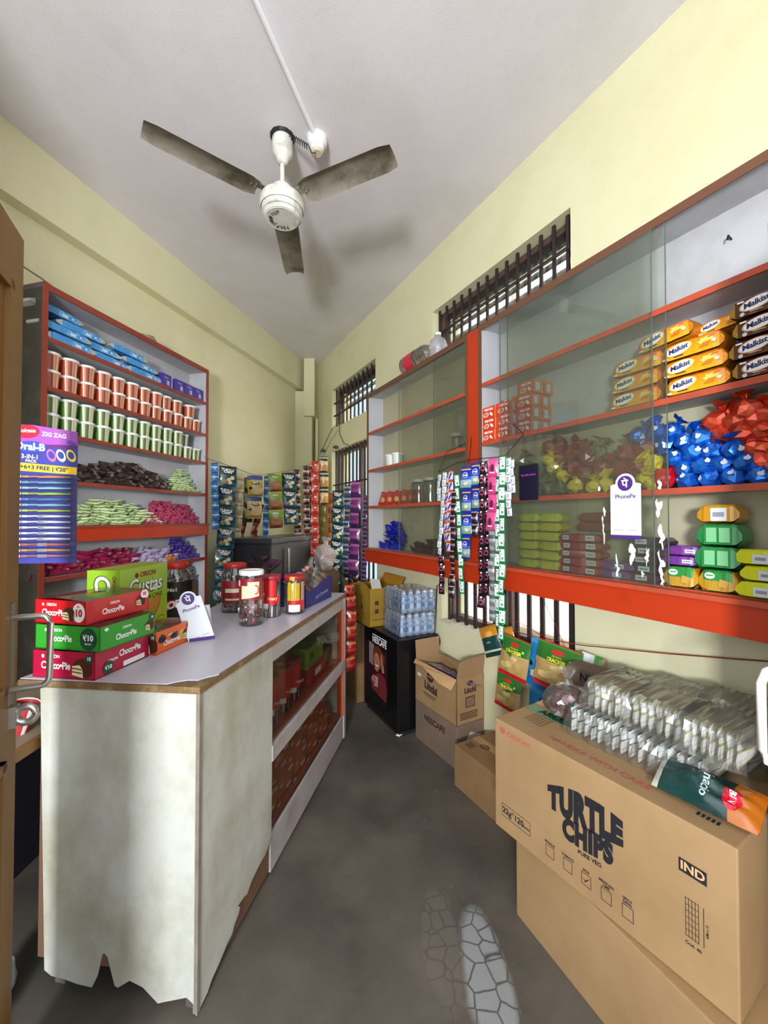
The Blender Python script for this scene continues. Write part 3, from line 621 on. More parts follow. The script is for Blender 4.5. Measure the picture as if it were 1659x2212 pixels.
for i, x in enumerate((2.27, 2.395, 2.488, 2.585)):
    vb.put(L.p(x, LC0+.055, 2.2995), L.a+(.05, 0, .04, -.03)[i], 'small violet box, %s from the left at the right end of the top shelf' % ORD[i], 'box', 'violet boxes on the top shelf')
b = B(); b.box(-.006, .006, -.03, .03, 0, .08, white, bev=.001); tag(b.build('white_slip', loc=L.p(2.335, LC0+.06, 2.2995), rz=L.a), 'white card slip standing between the first two violet boxes', 'card')
# ---------------------------------------------------------------- heaps of small packets
def packet_proto(name, w, h, t_, mat, seed, vert=False):
    b = B(); pillow(b, h, w, t_, mat, 4, 7, seed, .12, T=Matrix.Rotation(math.pi/2, 4, 'Y') @ Matrix.Rotation(math.pi/2*0, 4, 'Z'), wr=.5)
    return b
def heap(Fm, name, label, cat, group, mat, x0, x1, D, z0, hfun, w, h, t_, dz, seed, maxn=99, tilt=.5, depthstep=.012, yaw=.35, dx=None):
    protos = []
    for k in range(3):
        b = packet_proto(name, w, h, t_, mat, seed+k*7.3); o = b.build(name); protos.append(Proto(o))
    r_ = random.Random(seed); rowi = 0; n = 0; z = z0+h*.30
    while n < maxn:
        any_ = False; x = x0+w*.35+(rowi % 2)*w*.4
        while x < x1-w*.3:
            if z-z0 < hfun((x-x0)/(x1-x0))-h*.25 and n < maxn:
                o = protos[n % 3].put(Fm.p(x+r_.uniform(-.2, .2)*w, D+rowi*depthstep+r_.uniform(0, .02), z+r_.uniform(-.1, .25)*dz), 0, label, cat, group,
                    rot=(r_.uniform(.15, tilt)*1.0, r_.uniform(-.3, .3)*.8, Fm.a+r_.uniform(-yaw, yaw)))
                n += 1; any_ = True
            x += (dx or w*.72)
        if not any_: break
        z += dz; rowi += 1
    for p in protos:
        if not p.used: bpy.data.objects.remove(p.o)
    return n
brown = M('dark_brown_foil', '#2e1d1a', .3, coat=.5, bump=.3, bs=50, dirt=('#7a5c50', 30, .66, .8))
greenp = M('green_white_wrapper', '#7fa83c', .35, coat=.3, ramp=(0, [(0, '#dfe8c8'), (.22, '#78a436'), (.5, '#e4ecd0'), (.62, '#78a436'), (.85, '#e0e8cc')]))
pinkp = M('deep_pink_wrapper', '#b23a62', .35, coat=.3, dirt=('#d9809a', 40, .6, .75)); crim = M('crimson_wrapper', '#8e1c44', .3, coat=.5, dirt=('#c55a7c', 30, .62, .75))
lil = M('lilac_wrapper', '#b6a6c8', .35, coat=.3, dirt=('#7e5aa0', 25, .5, .7)); vio = M('violet_wrapper', '#4a2f92', .3, coat=.5, dirt=('#8f7cc8', 28, .6, .75)); orgp = M('orange_wrapper', '#c8781c', .35, coat=.3); silv = M('silver_black_wrapper', '#85828c', .3, metal=.4, dirt=('#2c2a30', 20, .45, .6))
hump = lambda p, H: (lambda f: H*max(0, 1-abs((f-p)/(1-p if f > p else p))**2.2))
heap(L, 'chocolate_packet', 'dark brown foil packet in the heap on the fifth shelf from the top', 'packet', 'dark brown packets', brown, 1.56, 2.39, LC0+.035, 1.599, hump(.6, .155), .085, .034, .022, .019, 11, 90)
heap(L, 'candy_packet', 'green and white packet in the small heap right of the dark brown packets', 'packet', 'green packets, small heap', greenp, 2.36, 2.635, LC0+.035, 1.599, lambda f: .06+.12*min(1, f*1.8), .062, .028, .018, .017, 23, 55)
heap(L, 'candy_packet', 'green and white packet in the large heap left of the pink packets', 'packet', 'green packets, large heap', greenp, 1.58, 2.30, LC0+.035, 1.367, lambda f: .165*min(1, .22+f*2.0)*(1 if f < .75 else (1-f)*4*.8+.1), .07, .03, .02, .018, 31, 80)
heap(L, 'candy_packet', 'deep pink packet in the heap right of the green and white packets', 'packet', 'deep pink packets', pinkp, 2.12, 2.635, LC0+.028, 1.367, lambda f: .165*min(1, .15+f*2.6), .05, .026, .018, .0155, 41, 110)
heap(L, 'candy_packet', 'shiny crimson packet in the heap just below the orange board', 'packet', 'crimson packets', crim, 1.48, 2.12, LC0+.03, 1.113, lambda f: .11, .085, .036, .022, .021, 51, 50)
heap(L, 'candy_packet', 'pale lilac packet in the middle of the shelf below the orange board', 'packet', 'lilac packets', lil, 2.03, 2.42, LC0+.03, 1.113, hump(.5, .12), .07, .034, .022, .021, 61, 26)
heap(L, 'candy_packet', 'orange packet lying between the lilac and the violet packets', 'packet', 'orange packets', orgp, 2.30, 2.42, LC0+.02, 1.113, lambda f: .08, .06, .034, .02, .022, 65, 5)
heap(L, 'candy_packet', 'shiny violet packet in the heap at the right end below the orange board', 'packet', 'violet packets', vio, 2.34, 2.64, LC0+.03, 1.113, hump(.45, .15), .065, .034, .022, .021, 71, 32)
heap(L, 'coffee_sachet', 'silver and black sachet in the small heap on the low shelf behind the jar', 'sachet', 'silver sachets', silv, 2.30, 2.635, LC0+.03, .94, lambda f: .04+.16*f, .07, .034, .022, .021, 81, 30)
b = B(); b.box(-.16, .17, 0, .10, .0, .218, M('brown_kraft_box', '#5a4436', .7), bev=.003); tag(b.build('brown_box', loc=L.p(2.46, LC0+.045, .722), rz=L.a), 'plain brown box low in the left cabinet behind the red-lidded jar', 'box')
# dusty bits on top of the cabinet
b = B(); wad(b, .05, M('dusty_grey_cloth', '#8d8472', .9), 5, 3, .5, False, sq=(1.5, .8, .55)); tag(b.build('dust_cloth', loc=L.p(2.17, LC0+.07, 2.58), rz=L.a), 'small crumpled dusty cloth on top of the left cabinet', 'cloth')
b = B(); b.tube([L.p(1.3, 2.15, 2.63), L.p(1.5, 2.14, 2.60), L.p(1.66, 2.13, 2.56)], .004, M('old_grey_cable', '#6e6a5e', .7), 6); b.tube([L.p(2.2, 2.13, 2.585), L.p(2.26, 2.12, 2.56), L.p(2.34, 2.09, 2.557)], .003, black, 6); tag(b.build('loose_cable'), 'thin loose cable lying across the top of the left cabinet', 'cable')
# ================================================================ TOOTHBRUSH DISPLAY CARD
tcard = empty('toothbrush_card', (-1.028, 1.205, 1.295), math.radians(8), 'long blue hanging card of blister-packed toothbrushes with a purple header, by the door', 'toothbrush card')
cb = M('deep_blue_card', '#2a2f86', .4, dirt=('#3d3fa0', 8, .4, .7)); cp = M('purple_header', '#9a4aa8', .4); cy = M('yellow_band', '#f2c81e', .45); cr_ = M('red_badge', '#c8142e', .4)
def clip_x(x): return x
w0, w1, zt, zb_ = -.085, .098, .388, -.026
b = B(); b.box(w0, w1, 0, .003, zb_, .33, cb); b.add([(w0, 0, .33), (w1, 0, .315), (w1, 0, .37), (w0+.06, 0, .388), (w0, 0, .388)], [(0, 1, 2, 3, 4)], cp); b.add([(w1, .003, .315), (w0, .003, .33), (w0, .003, .388), (w0+.06, .003, .388), (w1, .003, .37)], [(0, 1, 2, 3, 4)], cp); b.build('backing_card', tcard)
b = B(); Z = (0, 0, 1); y = -.0012
b.disc((w0+.045, y, .368), .034, .02, cr_); b.text('Colgate', .016, white, (w0+.045, y-.0008, .370), bold=.02); b.text('ZIG ZAG', .017, white, (.035, y, .358), X=(.99, 0, -.1), bold=.03)
b.disc((w0+.055, y, .322), .045, .017, M('bright_blue', '#2b46b4', .4)); b.text('Oral-B', .030, white, (w0+.055, y-.0008, .322), X=(.99, 0, -.08), bold=.035)
b.text('3-IN-1', .018, white, (w0+.055, y, .292), X=(.99, 0, -.08), bold=.02); b.text('PACK', .012, white, (w0+.058, y, .279), X=(.99, 0, -.08), bold=.02)
b.add([(w0, y, .277), (w1, y, .262), (w1, y, .240), (w0, y, .252)], [(0, 3, 2, 1)][0:1], cy); b.text('6+6+3 FREE | ₹20*', .0165, M('navy_print', '#1b1f5a', .5), (.005, y-.0008, .258), X=(.995, 0, -.075), bold=.03, sx=1.1)
for k, (x, c) in enumerate(((.028, '#c65c9c'), (.054, '#e8e8ee'), (.082, '#e2d43a'))): b.disc((x, y, .297),   .012, .020, M('brush_picture_%s' % ('pink', 'white', 'yellow')[k], c, .4), rot=.4); b.disc((x, y-.0006, .298), .008, .012, cb, rot=.4)
b.add([(.075, y, .345), (.096, y, .335), (.088, y, .326), (.067, y, .336)], [(0, 1, 2, 3)], MC['brush_picture_pink'] if False else M('violet_tube_picture', '#5a3aa0', .4)); b.build('header_print', tcard)
cols = ['#d98a62', '#59a4c4', '#8fd0d8', '#a8c832', '#3f78b8', '#7ab8d8', '#b8c83c', '#e6e8ee', '#dfe6ec', '#e6e8ee', '#dfe6ec', '#e6e8ee', '#c85a5a', '#e09a4a', '#b86a8a']
blister = glass_mat('clear_blister', '#f4f6fa', .14, .05, .08)
for i, c in enumerate(cols):
    z = .232-i*.0168; b = B(); m = M('brush_%d' % i, c, .3)
    b.tube([(w0+.055, -.007, z), (w0+.08, -.007, z+.001), (.0, -.007, z-.001), (.03, -.007, z), (.085, -.007, z-.001)], [.0028, .0024, .0034, .0042, .0026], m, 8)
    b.box(w0+.008, w0+.055, -.0095, -.005, z-.003, z+.0035, m, bev=.001); b.box(w0+.01, w0+.042, -.016, -.0095, z-.003, z+.003, white)
    if i > 6: b.box(.0, .025, -.0105, -.004, z-.005, z+.005, M('grey_grip', '#8a8e96', .5), bev=.001)
    b.build('toothbrush', tcard)
b = B()
for i in range(15):
    z = .232-i*.0168; b.add([(w0, -.001, z+.0075), (w0+.003, -.018, z+.005), (w1-.006, -.018, z+.005), (w1, -.001, z+.0075), (w0, -.001, z-.0075), (w0+.003, -.018, z-.005), (w1-.006, -.018, z-.005), (w1, -.001, z-.0075)], [(0, 1, 2, 3), (1, 5, 6, 2), (5, 4, 7, 6), (0, 4, 5, 1), (3, 2, 6, 7)], blister)
b.build('blister', tcard)
b = B(); b.tube([(-.075, .002, .38), (-.085, .0, .5), (-.088, .0, .62), (-.086, -.0, .80)], .0012, M('thin_cord', '#6a625a', .7), 6); b.build('hanging_cord', tcard)
# ================================================================ ON THE COUNTER
def carton_small(name, corner, ang, lx, ly, h, mat, label, build, loc=None):
    """box whose near right vertical edge stands at corner; local x from -lx to 0, y from 0 to ly"""
    t = empty(name, corner, math.radians(ang), label, 'box'); b = B(); th = .0025
    b.box(-lx, 0, 0, ly, 0, .003, mat); b.box(-lx, 0, 0, th, 0, h, mat); b.box(-th, 0, 0, ly, 0, h, mat); b.box(-lx, -lx+th, 0, ly, 0, h, mat); b.box(-lx, 0, ly-th, ly, 0, h, mat)
    b.build('tray', t); build(t, lx, ly, h)
    return t
darkpie = M('chocolate_wrapper', '#2a1a1c', .3, coat=.4, dirt=('#8a6a60', 25, .62, .78)); film = glass_mat('shrink_film', '#f2f4f6', .16, .05, .10)
cake = M('chocolate_cake', '#4a2014', .5); cream = M('marshmallow_cream', '#ead9a4', .6); badge = M('dark_green_badge', '#174a34', .45)
def pie(b, O, X, s):
    Zv = (0, 0, 1); q = lambda x, z, e=0: tuple(O[i]+X[i]*x*s+Zv[i]*z*s for i in range(3))
    b.add([q(*p) for p in ((-.5, -.28), (-.52, .1), (-.35, .38), (0, .5), (.4, .42), (.55, .2), (.55, -.25), (.3, -.42), (0, -.42), (-.3, -.40))], [tuple(range(10))], cake)
    off = [O[i]-N_*0 for i, N_ in enumerate((0, 0, 0))]
    e = (X[1]*.0008, -X[0]*.0008, 0)
    q2 = lambda x, z: tuple(a+c for a, c in zip(q(x, z), e))
    b.add([q2(*p) for p in ((-.5, -.30), (-.5, .12), (-.1, .18), (.05, .0), (.1, -.42))], [(0, 1, 2, 3, 4)], cream)
    for z in (-.17, .0): b.add([tuple(a+c for a, c in zip(q2(*p), e)) for p in ((-.49, z), (-.49, z+.05), (.03, z+.02-.02), (.05, z-.05))], [(0, 1, 2, 3)], cake)
def choco(c, side_c, star, pr):
    def f(t, lx, ly, h):
        fm_ = (1, 0, 0); sm_ = (0, 1, 0); b = B(); e = -.0012
        b.text('ORION', h*.17, white, (-lx*.66, e, h*.80), fm_, bold=.03); b.disc((-lx*.83, e, h*.80), h*.06, h*.07, white); b.text('Choco•Pie', h*.37, white, (-lx*.62, e, h*.46), fm_, bold=.028, sx=.86, ls=.92)
        if star == 1: b.disc((-lx*.17, e, h*.50), h*.42, h*.46, badge, n=32, star=.04); b.text('₹10', h*.32, white, (-lx*.17, e-.0008, h*.54), bold=.04); b.text('PER PKT', h*.09, white, (-lx*.17, e-.0008, h*.30), bold=.03)
        elif star == 0: pie(b, (-lx*.32, e, h*.42), fm_, h*.62); b.disc((-lx*.12, e, h*.52), h*.34, h*.40, white); b.text('10', h*.40, cr_, (-lx*.12, e-.0008, h*.50), bold=.05); b.text('Rs.', h*.12, cr_, (-lx*.12, e-.0008, h*.78), bold=.03)
        else: pie(b, (-lx*.20, e, h*.40), fm_, h*.78); b.disc((-lx*.08, e-.001, h*.78), h*.17, h*.17, badge, n=20); b.text('10', h*.18, white, (-lx*.08, e-.0018, h*.78), bold=.03)
        b.text('ORION', h*.15, white, (.0012, ly*pr[0], h*pr[1]), sm_, bold=.03); b.text('Choco•Pie', h*.34, white, (.0012, ly*pr[2], h*pr[3]), sm_, bold=.028, sx=.82, ls=.92)
        if star == 0: pie(b, (.0012, ly*.84, h*.5), sm_, h*.5); b.disc((.002, ly*.93, h*.80), h*.17, h*.20, white); b.text('10', h*.22, cr_, (.0028, ly*.93, h*.80), sm_, bold=.05) if False else None
        if star == 0: b.disc((.0018, ly*.9, h*.82), h*.2, h*.2, white, X=sm_); b.text('10', h*.22, cr_, (.0026, ly*.9, h*.82), sm_, bold=.05)
        if star == 1: b.disc((.0018, ly*.93, h*.80), h*.16, h*.18, badge, X=sm_, star=.04); b.text('10', h*.16, white, (.0026, ly*.93, h*.8), sm_, bold=.04); pie(b, (.0012, ly*.88, h*.42), sm_, h*.5); b.disc((.0012, ly*.10, h*.85), h*.10, h*.07, white, X=sm_)
        if star == 2: b.disc((.0018, ly*.22, h*.28), h*.24, h*.26, badge, X=sm_, star=.04); b.text('₹10', h*.2, white, (.0026, ly*.22, h*.28), sm_, bold=.04); b.rect((.0012, ly*.70, h*.16), ly*.42, h*.20, white, X=sm_)
        if star == 3: pie(b, (.0012, ly*.84, h*.40), sm_, h*.55); b.disc((.0018, ly*.93, h*.76), h*.18, h*.2, badge, X=sm_, star=.04); b.text('10', h*.2, white, (.0026, ly*.93, h*.76), sm_, bold=.04); b.disc((.0009, ly*.70, h*.48), h*.24, h*.26, M('orange_slice_print', '#e0a440', .5), X=sm_)
        b.build('printed_label', t)
        b = B(); nx, ny = 4, 3
        for i in range(nx):
            for j in range(ny):
                if (i+j*3) % 5 == 4: continue
                x = -lx+lx*(i+.5)/nx; y = ly*(j+.5)/ny
                wad(b, .030, darkpie, i*3+j, 2, .25, False, T=TR(x, y, h*.60), sq=(.85, 1.0, .62))
        b.build('wrapped_pies', t, kind='stuff') if False else b.build('wrapped_pies', t)
        b = B(); z = h+.002; b.add([(-lx, 0, h), (-lx*.62, .0, z+.006), (-.0, .0, h), (-.0, ly, h), (-lx*.5, ly*.9, z+.010), (-lx, ly, h), (-lx*.5, ly*.4, z+.004)], [(0, 1, 6), (1, 2, 6), (2, 3, 6), (3, 4, 6), (4, 5, 6), (5, 0, 6)], film); b.build('shrink_film', t)
    return f
red1 = M('scarlet_carton', '#c8101c', .38, coat=.2); grn1 = M('leaf_green_carton', '#2f9a2c', .38, coat=.2); crm1 = M('raspberry_carton', '#b01038', .38, coat=.2); org1 = M('orange_carton', '#e8641c', .38, coat=.2)
carton_small('choco_pie_box', (-.848, 1.188, .9275), -9, .212, .215, .080, crm1, 'raspberry red snack carton on the counter corner, lowest of the three stacked cartons', choco(crm1, 0, 2, (.30, .50, .62, .62)))
carton_small('choco_pie_box', (-.836, 1.192, 1.0085), -11, .232, .215, .072, grn1, 'bright green snack carton with a dark green badge, middle of the three stacked', choco(grn1, 0, 1, (.45, .72, .44, .38)))
carton_small('choco_pie_box', (-.888, 1.202, 1.0835), -14, .195, .235, .071, red1, 'scarlet snack carton, topmost of the three stacked on the counter corner', choco(red1, 0, 0, (.42, .72, .40, .40)))
carton_small('choco_pie_box', (-.792, 1.405, .9275), -10, .13, .19, .078, org1, 'small orange snack carton lying behind the stack of three', choco(org1, 0, 3, (.42, .68, .42, .38)))
t = empty('sponge_cake_box', (-.953, 1.455, .9275), math.radians(88), 'tall lime green cream cake carton standing behind the stacked red and green cartons', 'box')
lime = M('lime_carton', '#9cc52c', .38, coat=.2, ramp=(1, [(0, '#d8cf28'), (.5, '#9cc52c'), (1, '#a8cf50')], 'LINEAR'))
BW, BD, BH = .30, .12, .288
b = B(); b.box(0, BW, 0, BD, 0, BH, M('lime_carton_side', '#94bf28', .4, coat=.2)); b.add([(0, -.0006, 0), (BW, -.0006, 0), (BW, -.0006, BH), (0, -.0006, BH)], [(0, 1, 2, 3)], lime, [(0, 0), (1, 0), (1, 1), (0, 1)]); b.build('box_body', t)
b = B(); e = -.0014; k_ = BH/.232; cx_ = BW*.5
wine = M('wine_print', '#8c1c30', .5); b.text('ORION', .022*k_, wine, (cx_+.015, e, .207*k_), bold=.03, sx=1.15); b.disc((cx_-.055, e, .207*k_), .011, .010, wine); dkg = M('dark_olive_print', '#3c5a14', .5)
b.text('Custas', .066*k_, dkg, (cx_+.004, e, .168*k_), bold=.06, shear=.15, sx=.95); b.text('Custas', .066*k_, white, (cx_+.002, e-.0009, .170*k_), bold=.02, shear=.15, sx=.95); b.text('CREAM CAKE', .019*k_, dkg, (cx_+.03, e, .130*k_), bold=.03, sx=1.15)
gold = M('golden_cake_print', '#c8862c', .5); g2 = M('brown_cake_print', '#9c5a1c', .5)
b.disc((cx_+.05, e, .110), .065, .032, g2, rot=.8); b.disc((cx_+.048, e-.0005, .113), .060, .028, gold, rot=.8); b.disc((cx_, e, .07), .065, .03, g2, rot=.5); b.disc((cx_-.002, e-.0015, .073), .058, .026, gold, rot=.5)
b.disc((cx_+.105, e, .040), .032, .030, dkg, n=28); b.disc((cx_+.105, e-.0005, .040), .029, .027, M('yellow_seal', '#d8cf28', .5), n=28); b.text('SOFT', .021, dkg, (cx_+.105, e-.001, .038), bold=.03)
b.text('Custas', .078, dkg, (-.0012, BD*.55, .165), (0, 0, -1), (0, -1, 0), bold=.07, shear=.15); b.text('Custas', .078, white, (-.002, BD*.55-.002, .165), (0, 0, -1), (0, -1, 0), bold=.03, shear=.15); b.text('ORION', .019, wine, (-.0012, BD*.16, .235), (0, 0, -1), (0, -1, 0), bold=.03)
b.build('printed_label', t)
# payment stand
t = empty('payment_stand', (-.712, 1.585, .928), math.radians(30), 'white folded payment stand with a round purple symbol leaning on the counter by the cartons', 'payment stand')
b = B(); phonepe(b, .092, .195); o = b.build('card', t, rot=(math.radians(-9), math.radians(-17), 0)); b = B(); b.box(-.046, .046, -.003, .05, 0, .002, cardw); b.box(-.046, .046, -.0045, -.003, 0, .012, purp); b.build('base_fold', t)
b = B(); b.add([(-.046, .05, .001), (.046, .05, .001), (.03, .03, .13), (-.05, .03, .13)], [(0, 1, 2, 3), (3, 2, 1, 0)], cardw); b.build('back_prop', t)
# ---------------------------------------------------------------- jars
jarm = glass_mat('clear_pet_plastic', '#f0f2f2', .16, .02, .05)
def jar(name, loc, r, h, lidc, label, lab=None, fill=None, rz=0, lidh=.022, shoulder=.0):
    t = empty(name, loc, rz, label, 'jar')
    rr = r*.94 if not shoulder else r*shoulder
    b = B(); prof = [(r*.90, .001), (r, .006), (r*.99, .012), (r, .02), (r, h*.72 if shoulder else h-lidh-.012), (r*.985, h*.80 if shoulder else h-lidh-.01), (rr, h-lidh-.002), (rr, h-lidh)]
    b.lathe(prof, jarm, 36, cap=False); b.lathe([(0, .001), (r*.9, .001)], jarm, 36, cap=False); b.build('jar_body', t)
    b = B(); b.lathe([(rr+.003, h-lidh), (rr+.005, h-lidh+.002), (rr+.005, h-.004), (rr+.002, h), (rr-.006, h-.0005), (rr-.008, h-.003), (0, h-.003)], M('lid_'+lidc[1:], lidc, .35), 36); b.build('lid', t)
    if fill: fill(t, r, h)
    if lab: lab(t, r, h)
    return t
def wrap(b, r, z0, z1, a0, a1, mat, n=16, dz=0.0):
    vs = []
    for i in range(n+1):
        a = a0+(a1-a0)*i/n; f = i/n; vs += [(r*math.sin(a), -r*math.cos(a), z0+dz*f), (r*math.sin(a), -r*math.cos(a), z1)]
    b.add(vs, [(2*i, 2*i+2, 2*i+3, 2*i+1) for i in range(n)], mat, smooth=True)
def candies(cols, n, zt, rs, seed, nm_='wrapped_candies'):
    def f(t, r, h):
        rr = random.Random(seed); mats = [M('candy_'+c[1:], c, .28, metal=.35, coat=.4) for c in cols]; b = B()
        for i in range(n):
            rad = (r-rs*1.15)*math.sqrt(rr.random()); a = rr.uniform(0, 6.28); z = .006+rs+(zt*h-rs)*((i+.5)/n)
            wad(b, rs*rr.uniform(.8, 1.1), mats[rr.randrange(len(mats))], i+seed, 1, .35, rr.random() < .6, T=TR(rad*math.cos(a), rad*math.sin(a), z, rr.uniform(0, 6), rr.uniform(0, 6), 0), tw=.7)
        b.build(nm_, t, kind='stuff')
    return f
mar = M('maroon_label', '#8e1f2a', .4); cre = M('cream_label', '#e2dcb0', .45)
def lab1(t, r, h):
    b = B(); wrap(b, r+.0008, h*.47, h*.86, -2.0, 1.3, mar); wrap(b, r+.0014, h*.49, h*.73, -.55, .95, cre, dz=h*.05); wrap(b, r+.002, h*.73, h*.80, .0, .95, cre); wrap(b, r+.0014, h*.72, h*.82, -1.25, -.75, white); b.build('label', t)
    b = B(); b.disc((r*.62, -r*.86, h*.66), .014, .022, M('rust_emblem', '#b0582c', .5)); b.disc((r*.62, -r*.865, h*.66), .009, .015, cre); b.build('emblem', t)
jar('candy_jar', (-.60, 1.83, .9275), .053, .245, '#e9ebee', 'tall clear candy jar with a white lid and a maroon and cream label', lab1, candies(['#6a3c44', '#8a5a60', '#b07078', '#3c4034', '#8a8a78', '#c8b4a8', '#c83c6a', '#4a4a40'], 120, .50, .0115, 5))
jar('candy_jar', (-.775, 2.10, .9275), .066, .245, '#b82420', 'red-lidded jar with a red label standing behind the white-lidded jar', lambda t, r, h: (lambda b: (wrap(b, r+.0008, h*.2, h*.66, -1.6, 1.2, mar), wrap(b, r+.0014, h*.42, h*.5, -.4, .9, cre), wrap(b, r+.0014, h*.26, h*.3, -.4, .8, cre), b.build('label', t)))(B()), candies(['#7a2430', '#5a2028', '#a89a90'], 60, .5, .012, 9), shoulder=.78)
jar('coffee_candy_jar', (-1.03, 1.995, .9275), .075, .262, '#c22a20', 'big red-lidded jar of dark coffee candies behind the payment stand', lambda t, r, h: (lambda b: (wrap(b, r+.0008, h*.02, h*.66, -1.3, 1.6, M('black_coffee_label', '#1d1414', .4)), wrap(b, r+.0016, h*.20, h*.34, -.5, 1.5, M('red_label', '#b81826', .4), dz=h*.03), b.text('KOPIKO', .047, white, (.016, -r-.004, h*.27), (.97, 0, .2), bold=.05, ls=.9), b.text('No1', .024, cre, (-.012, -r-.003, h*.52), bold=.04), b.build('label', t)))(B()), candies(['#2a1c18', '#4a342a'], 50, .6, .014, 15), shoulder=.72, rz=math.radians(27), lidh=.03)
def lab3(t, r, h):
    b = B(); wrap(b, r+.0008, h*.30, h*.92, -1.5, .75, M('bright_red_label', '#d01620', .38)); wrap(b, r+.0016, h*.22, h*.34, -.9, .0, white); wrap(b, r+.0018, h*.35, h*.52, .1, 1.3, MC['bright_red_label']); b.text('TREAT', .016, cre, (.02, -r-.002, h*.45), bold=.03); b.build('label', t)
    b = B()
    for i in range(9):
        a = -1.2+i*.3; wrap(b, r-.002, h*.02, h*.26, a, a+.15, white if i % 2 else M('brown_wrapper_stripe', '#6a3a34', .4), 3)
    b.build('wafer_sticks', t)
jar('wafer_stick_jar', (-.555, 1.985, .9275), .047, .200, '#9c2430', 'jar of wafer sticks with a bright red label between the white-lidded and yellow jars', lab3, None)
ylw = M('yellow_sticks_print', '#e6b41c', .4)
def lab4(t, r, h):
    b = B(); wrap(b, r+.0008, h*.12, h*.40, -.35, 1.35, M('red_label', '#b81826', .4)); wrap(b, r+.0016, h*.07, h*.25, -.35, .75, white)
    for i in range(7):
        a = -.45+i*.17; wrap(b, r+.002, h*.36, h*(.82+.02*math.sin(i*2)), a, a+.12, ylw, 3)
    wrap(b, r+.002, h*.88, h*.97, -.25, .2, ylw, 4); wrap(b, r+.0025, h*.90, h*.92, -.2, .15, mar, 3); wrap(b, r+.002, h*.36, h*.84, .85, 1.3, M('tan_character_patch', '#b08468', .5)); b.build('label', t)
    b = B()
    for i in range(16): a = i*.39; b.tube([(r*.75*math.sin(a), -r*.75*math.cos(a), .005), (r*.78*math.sin(a+.05), -r*.78*math.cos(a+.05), h*.7)], .0055, M('brown_stick', '#6e4a34', .5), 6)
    b.build('biscuit_sticks', t)
jar('biscuit_stick_jar', (-.455, 2.055, .9275), .051, .192, '#a8242c', 'clear jar with yellow stick picture and red label next to the blue display tray', lab4, None)
# blue display tray with dark wrapped bars
t = empty('display_tray', (-.415, 2.14, .9275), math.radians(74), 'deep blue cardboard display tray of chocolate bars at the far end of the counter', 'display tray')
bl = M('royal_blue_card', '#201f78', .4, coat=.2); b = B()
b.prism([(0, 0), (.33, 0), (.35, .10), (.30, .13), (0, .075)], bl, .004); b.box(0, .004, 0, .2, 0, .12, bl); b.box(0, .34, .196, .2, 0, .16, bl); b.box(.336, .34, 0, .2, 0, .13, bl); b.box(0, .34, 0, .2, 0, .003, bl); b.build('tray', t)
b = B(); b.text('milk Chocolate', .028, M('pale_blue_print', '#b0b0dc', .5), (.20, -.0015, .045), (.98, 0, .1), bold=.01, shear=.2); b.build('lettering', t)
b = B(); b.add([(.0, -.002, .07), (.30, -.002, .135), (.31, .10, .18), (.02, .10, .17)], [(0, 1, 2, 3)], film); b.build('clear_cover', t)
dkb = M('dark_choc_bar', '#30222a', .28, coat=.5, ramp=(0, [(0, '#b07a6a'), (.18, '#2c2026'), (.45, '#4a2c3a'), (.55, '#2c2026'), (.86, '#d89a8e')]))
cb_ = bar_proto('chocolate_bar', .15, .016, .034, dkb, None, 4, None, .012)
r5 = random.Random(3)
for i in range(12):
    x = .03+(i % 6)*.05; lv = i//6; p = Matrix.Rotation(math.radians(72), 4, 'Z') @ Vector((x, .09, 0))
    cb_.put((-.425+p.x, 2.20+p.y, .955+lv*.045+x*.22+r5.uniform(0, .01)), 0, 'dark shiny chocolate bar leaning in the blue display tray', 'chocolate bar', 'bars in the blue tray', rot=(0, -.45, math.radians(165)+r5.uniform(-.25, .25)))
mp_ = M('mauve_shiny_packet', '#5a3a48', .25, coat=.6, bump=.3, bs=40, dirt=('#c88a80', 18, .55, .7))
pr_ = []
for k in range(3):
    b = B(); pillow(b, .10, .14, .03, mp_, 6, 8, 3+k*5, wr=.6); pr_.append(Proto(b.build('chocolate_pouch')))
for i, (x, y, z, rx, ry, rz) in enumerate(((-.78, 2.38, 1.03, .5, .3, .2), (-.72, 2.33, 1.08, .9, -.4, .5), (-.70, 2.42, 1.05, 1.2, .5, -.3), (-.69, 2.46, 1.12, 1.0, .2, .8), (-.79, 2.46, 1.10, .8, -.2, -.5), (-.76, 2.50, 1.16, 1.25, .1, .1))):
    pr_[i % 3].put((x, y, z), 0, 'shiny mauve chocolate pouch heaped behind the jars', 'packet', 'mauve pouches behind the jars', rot=(rx, ry, rz))
for i, (x, y, z, h_) in enumerate(((-.76, 2.42, .9275, .06),)):
    b = B(); b.box(-.09, .09, -.08, .10, 0, .065, bl, bev=.002); tag(b.build('blue_carton', loc=(x, y, z), rz=.2), 'low dark blue carton under the mauve pouches', 'box')
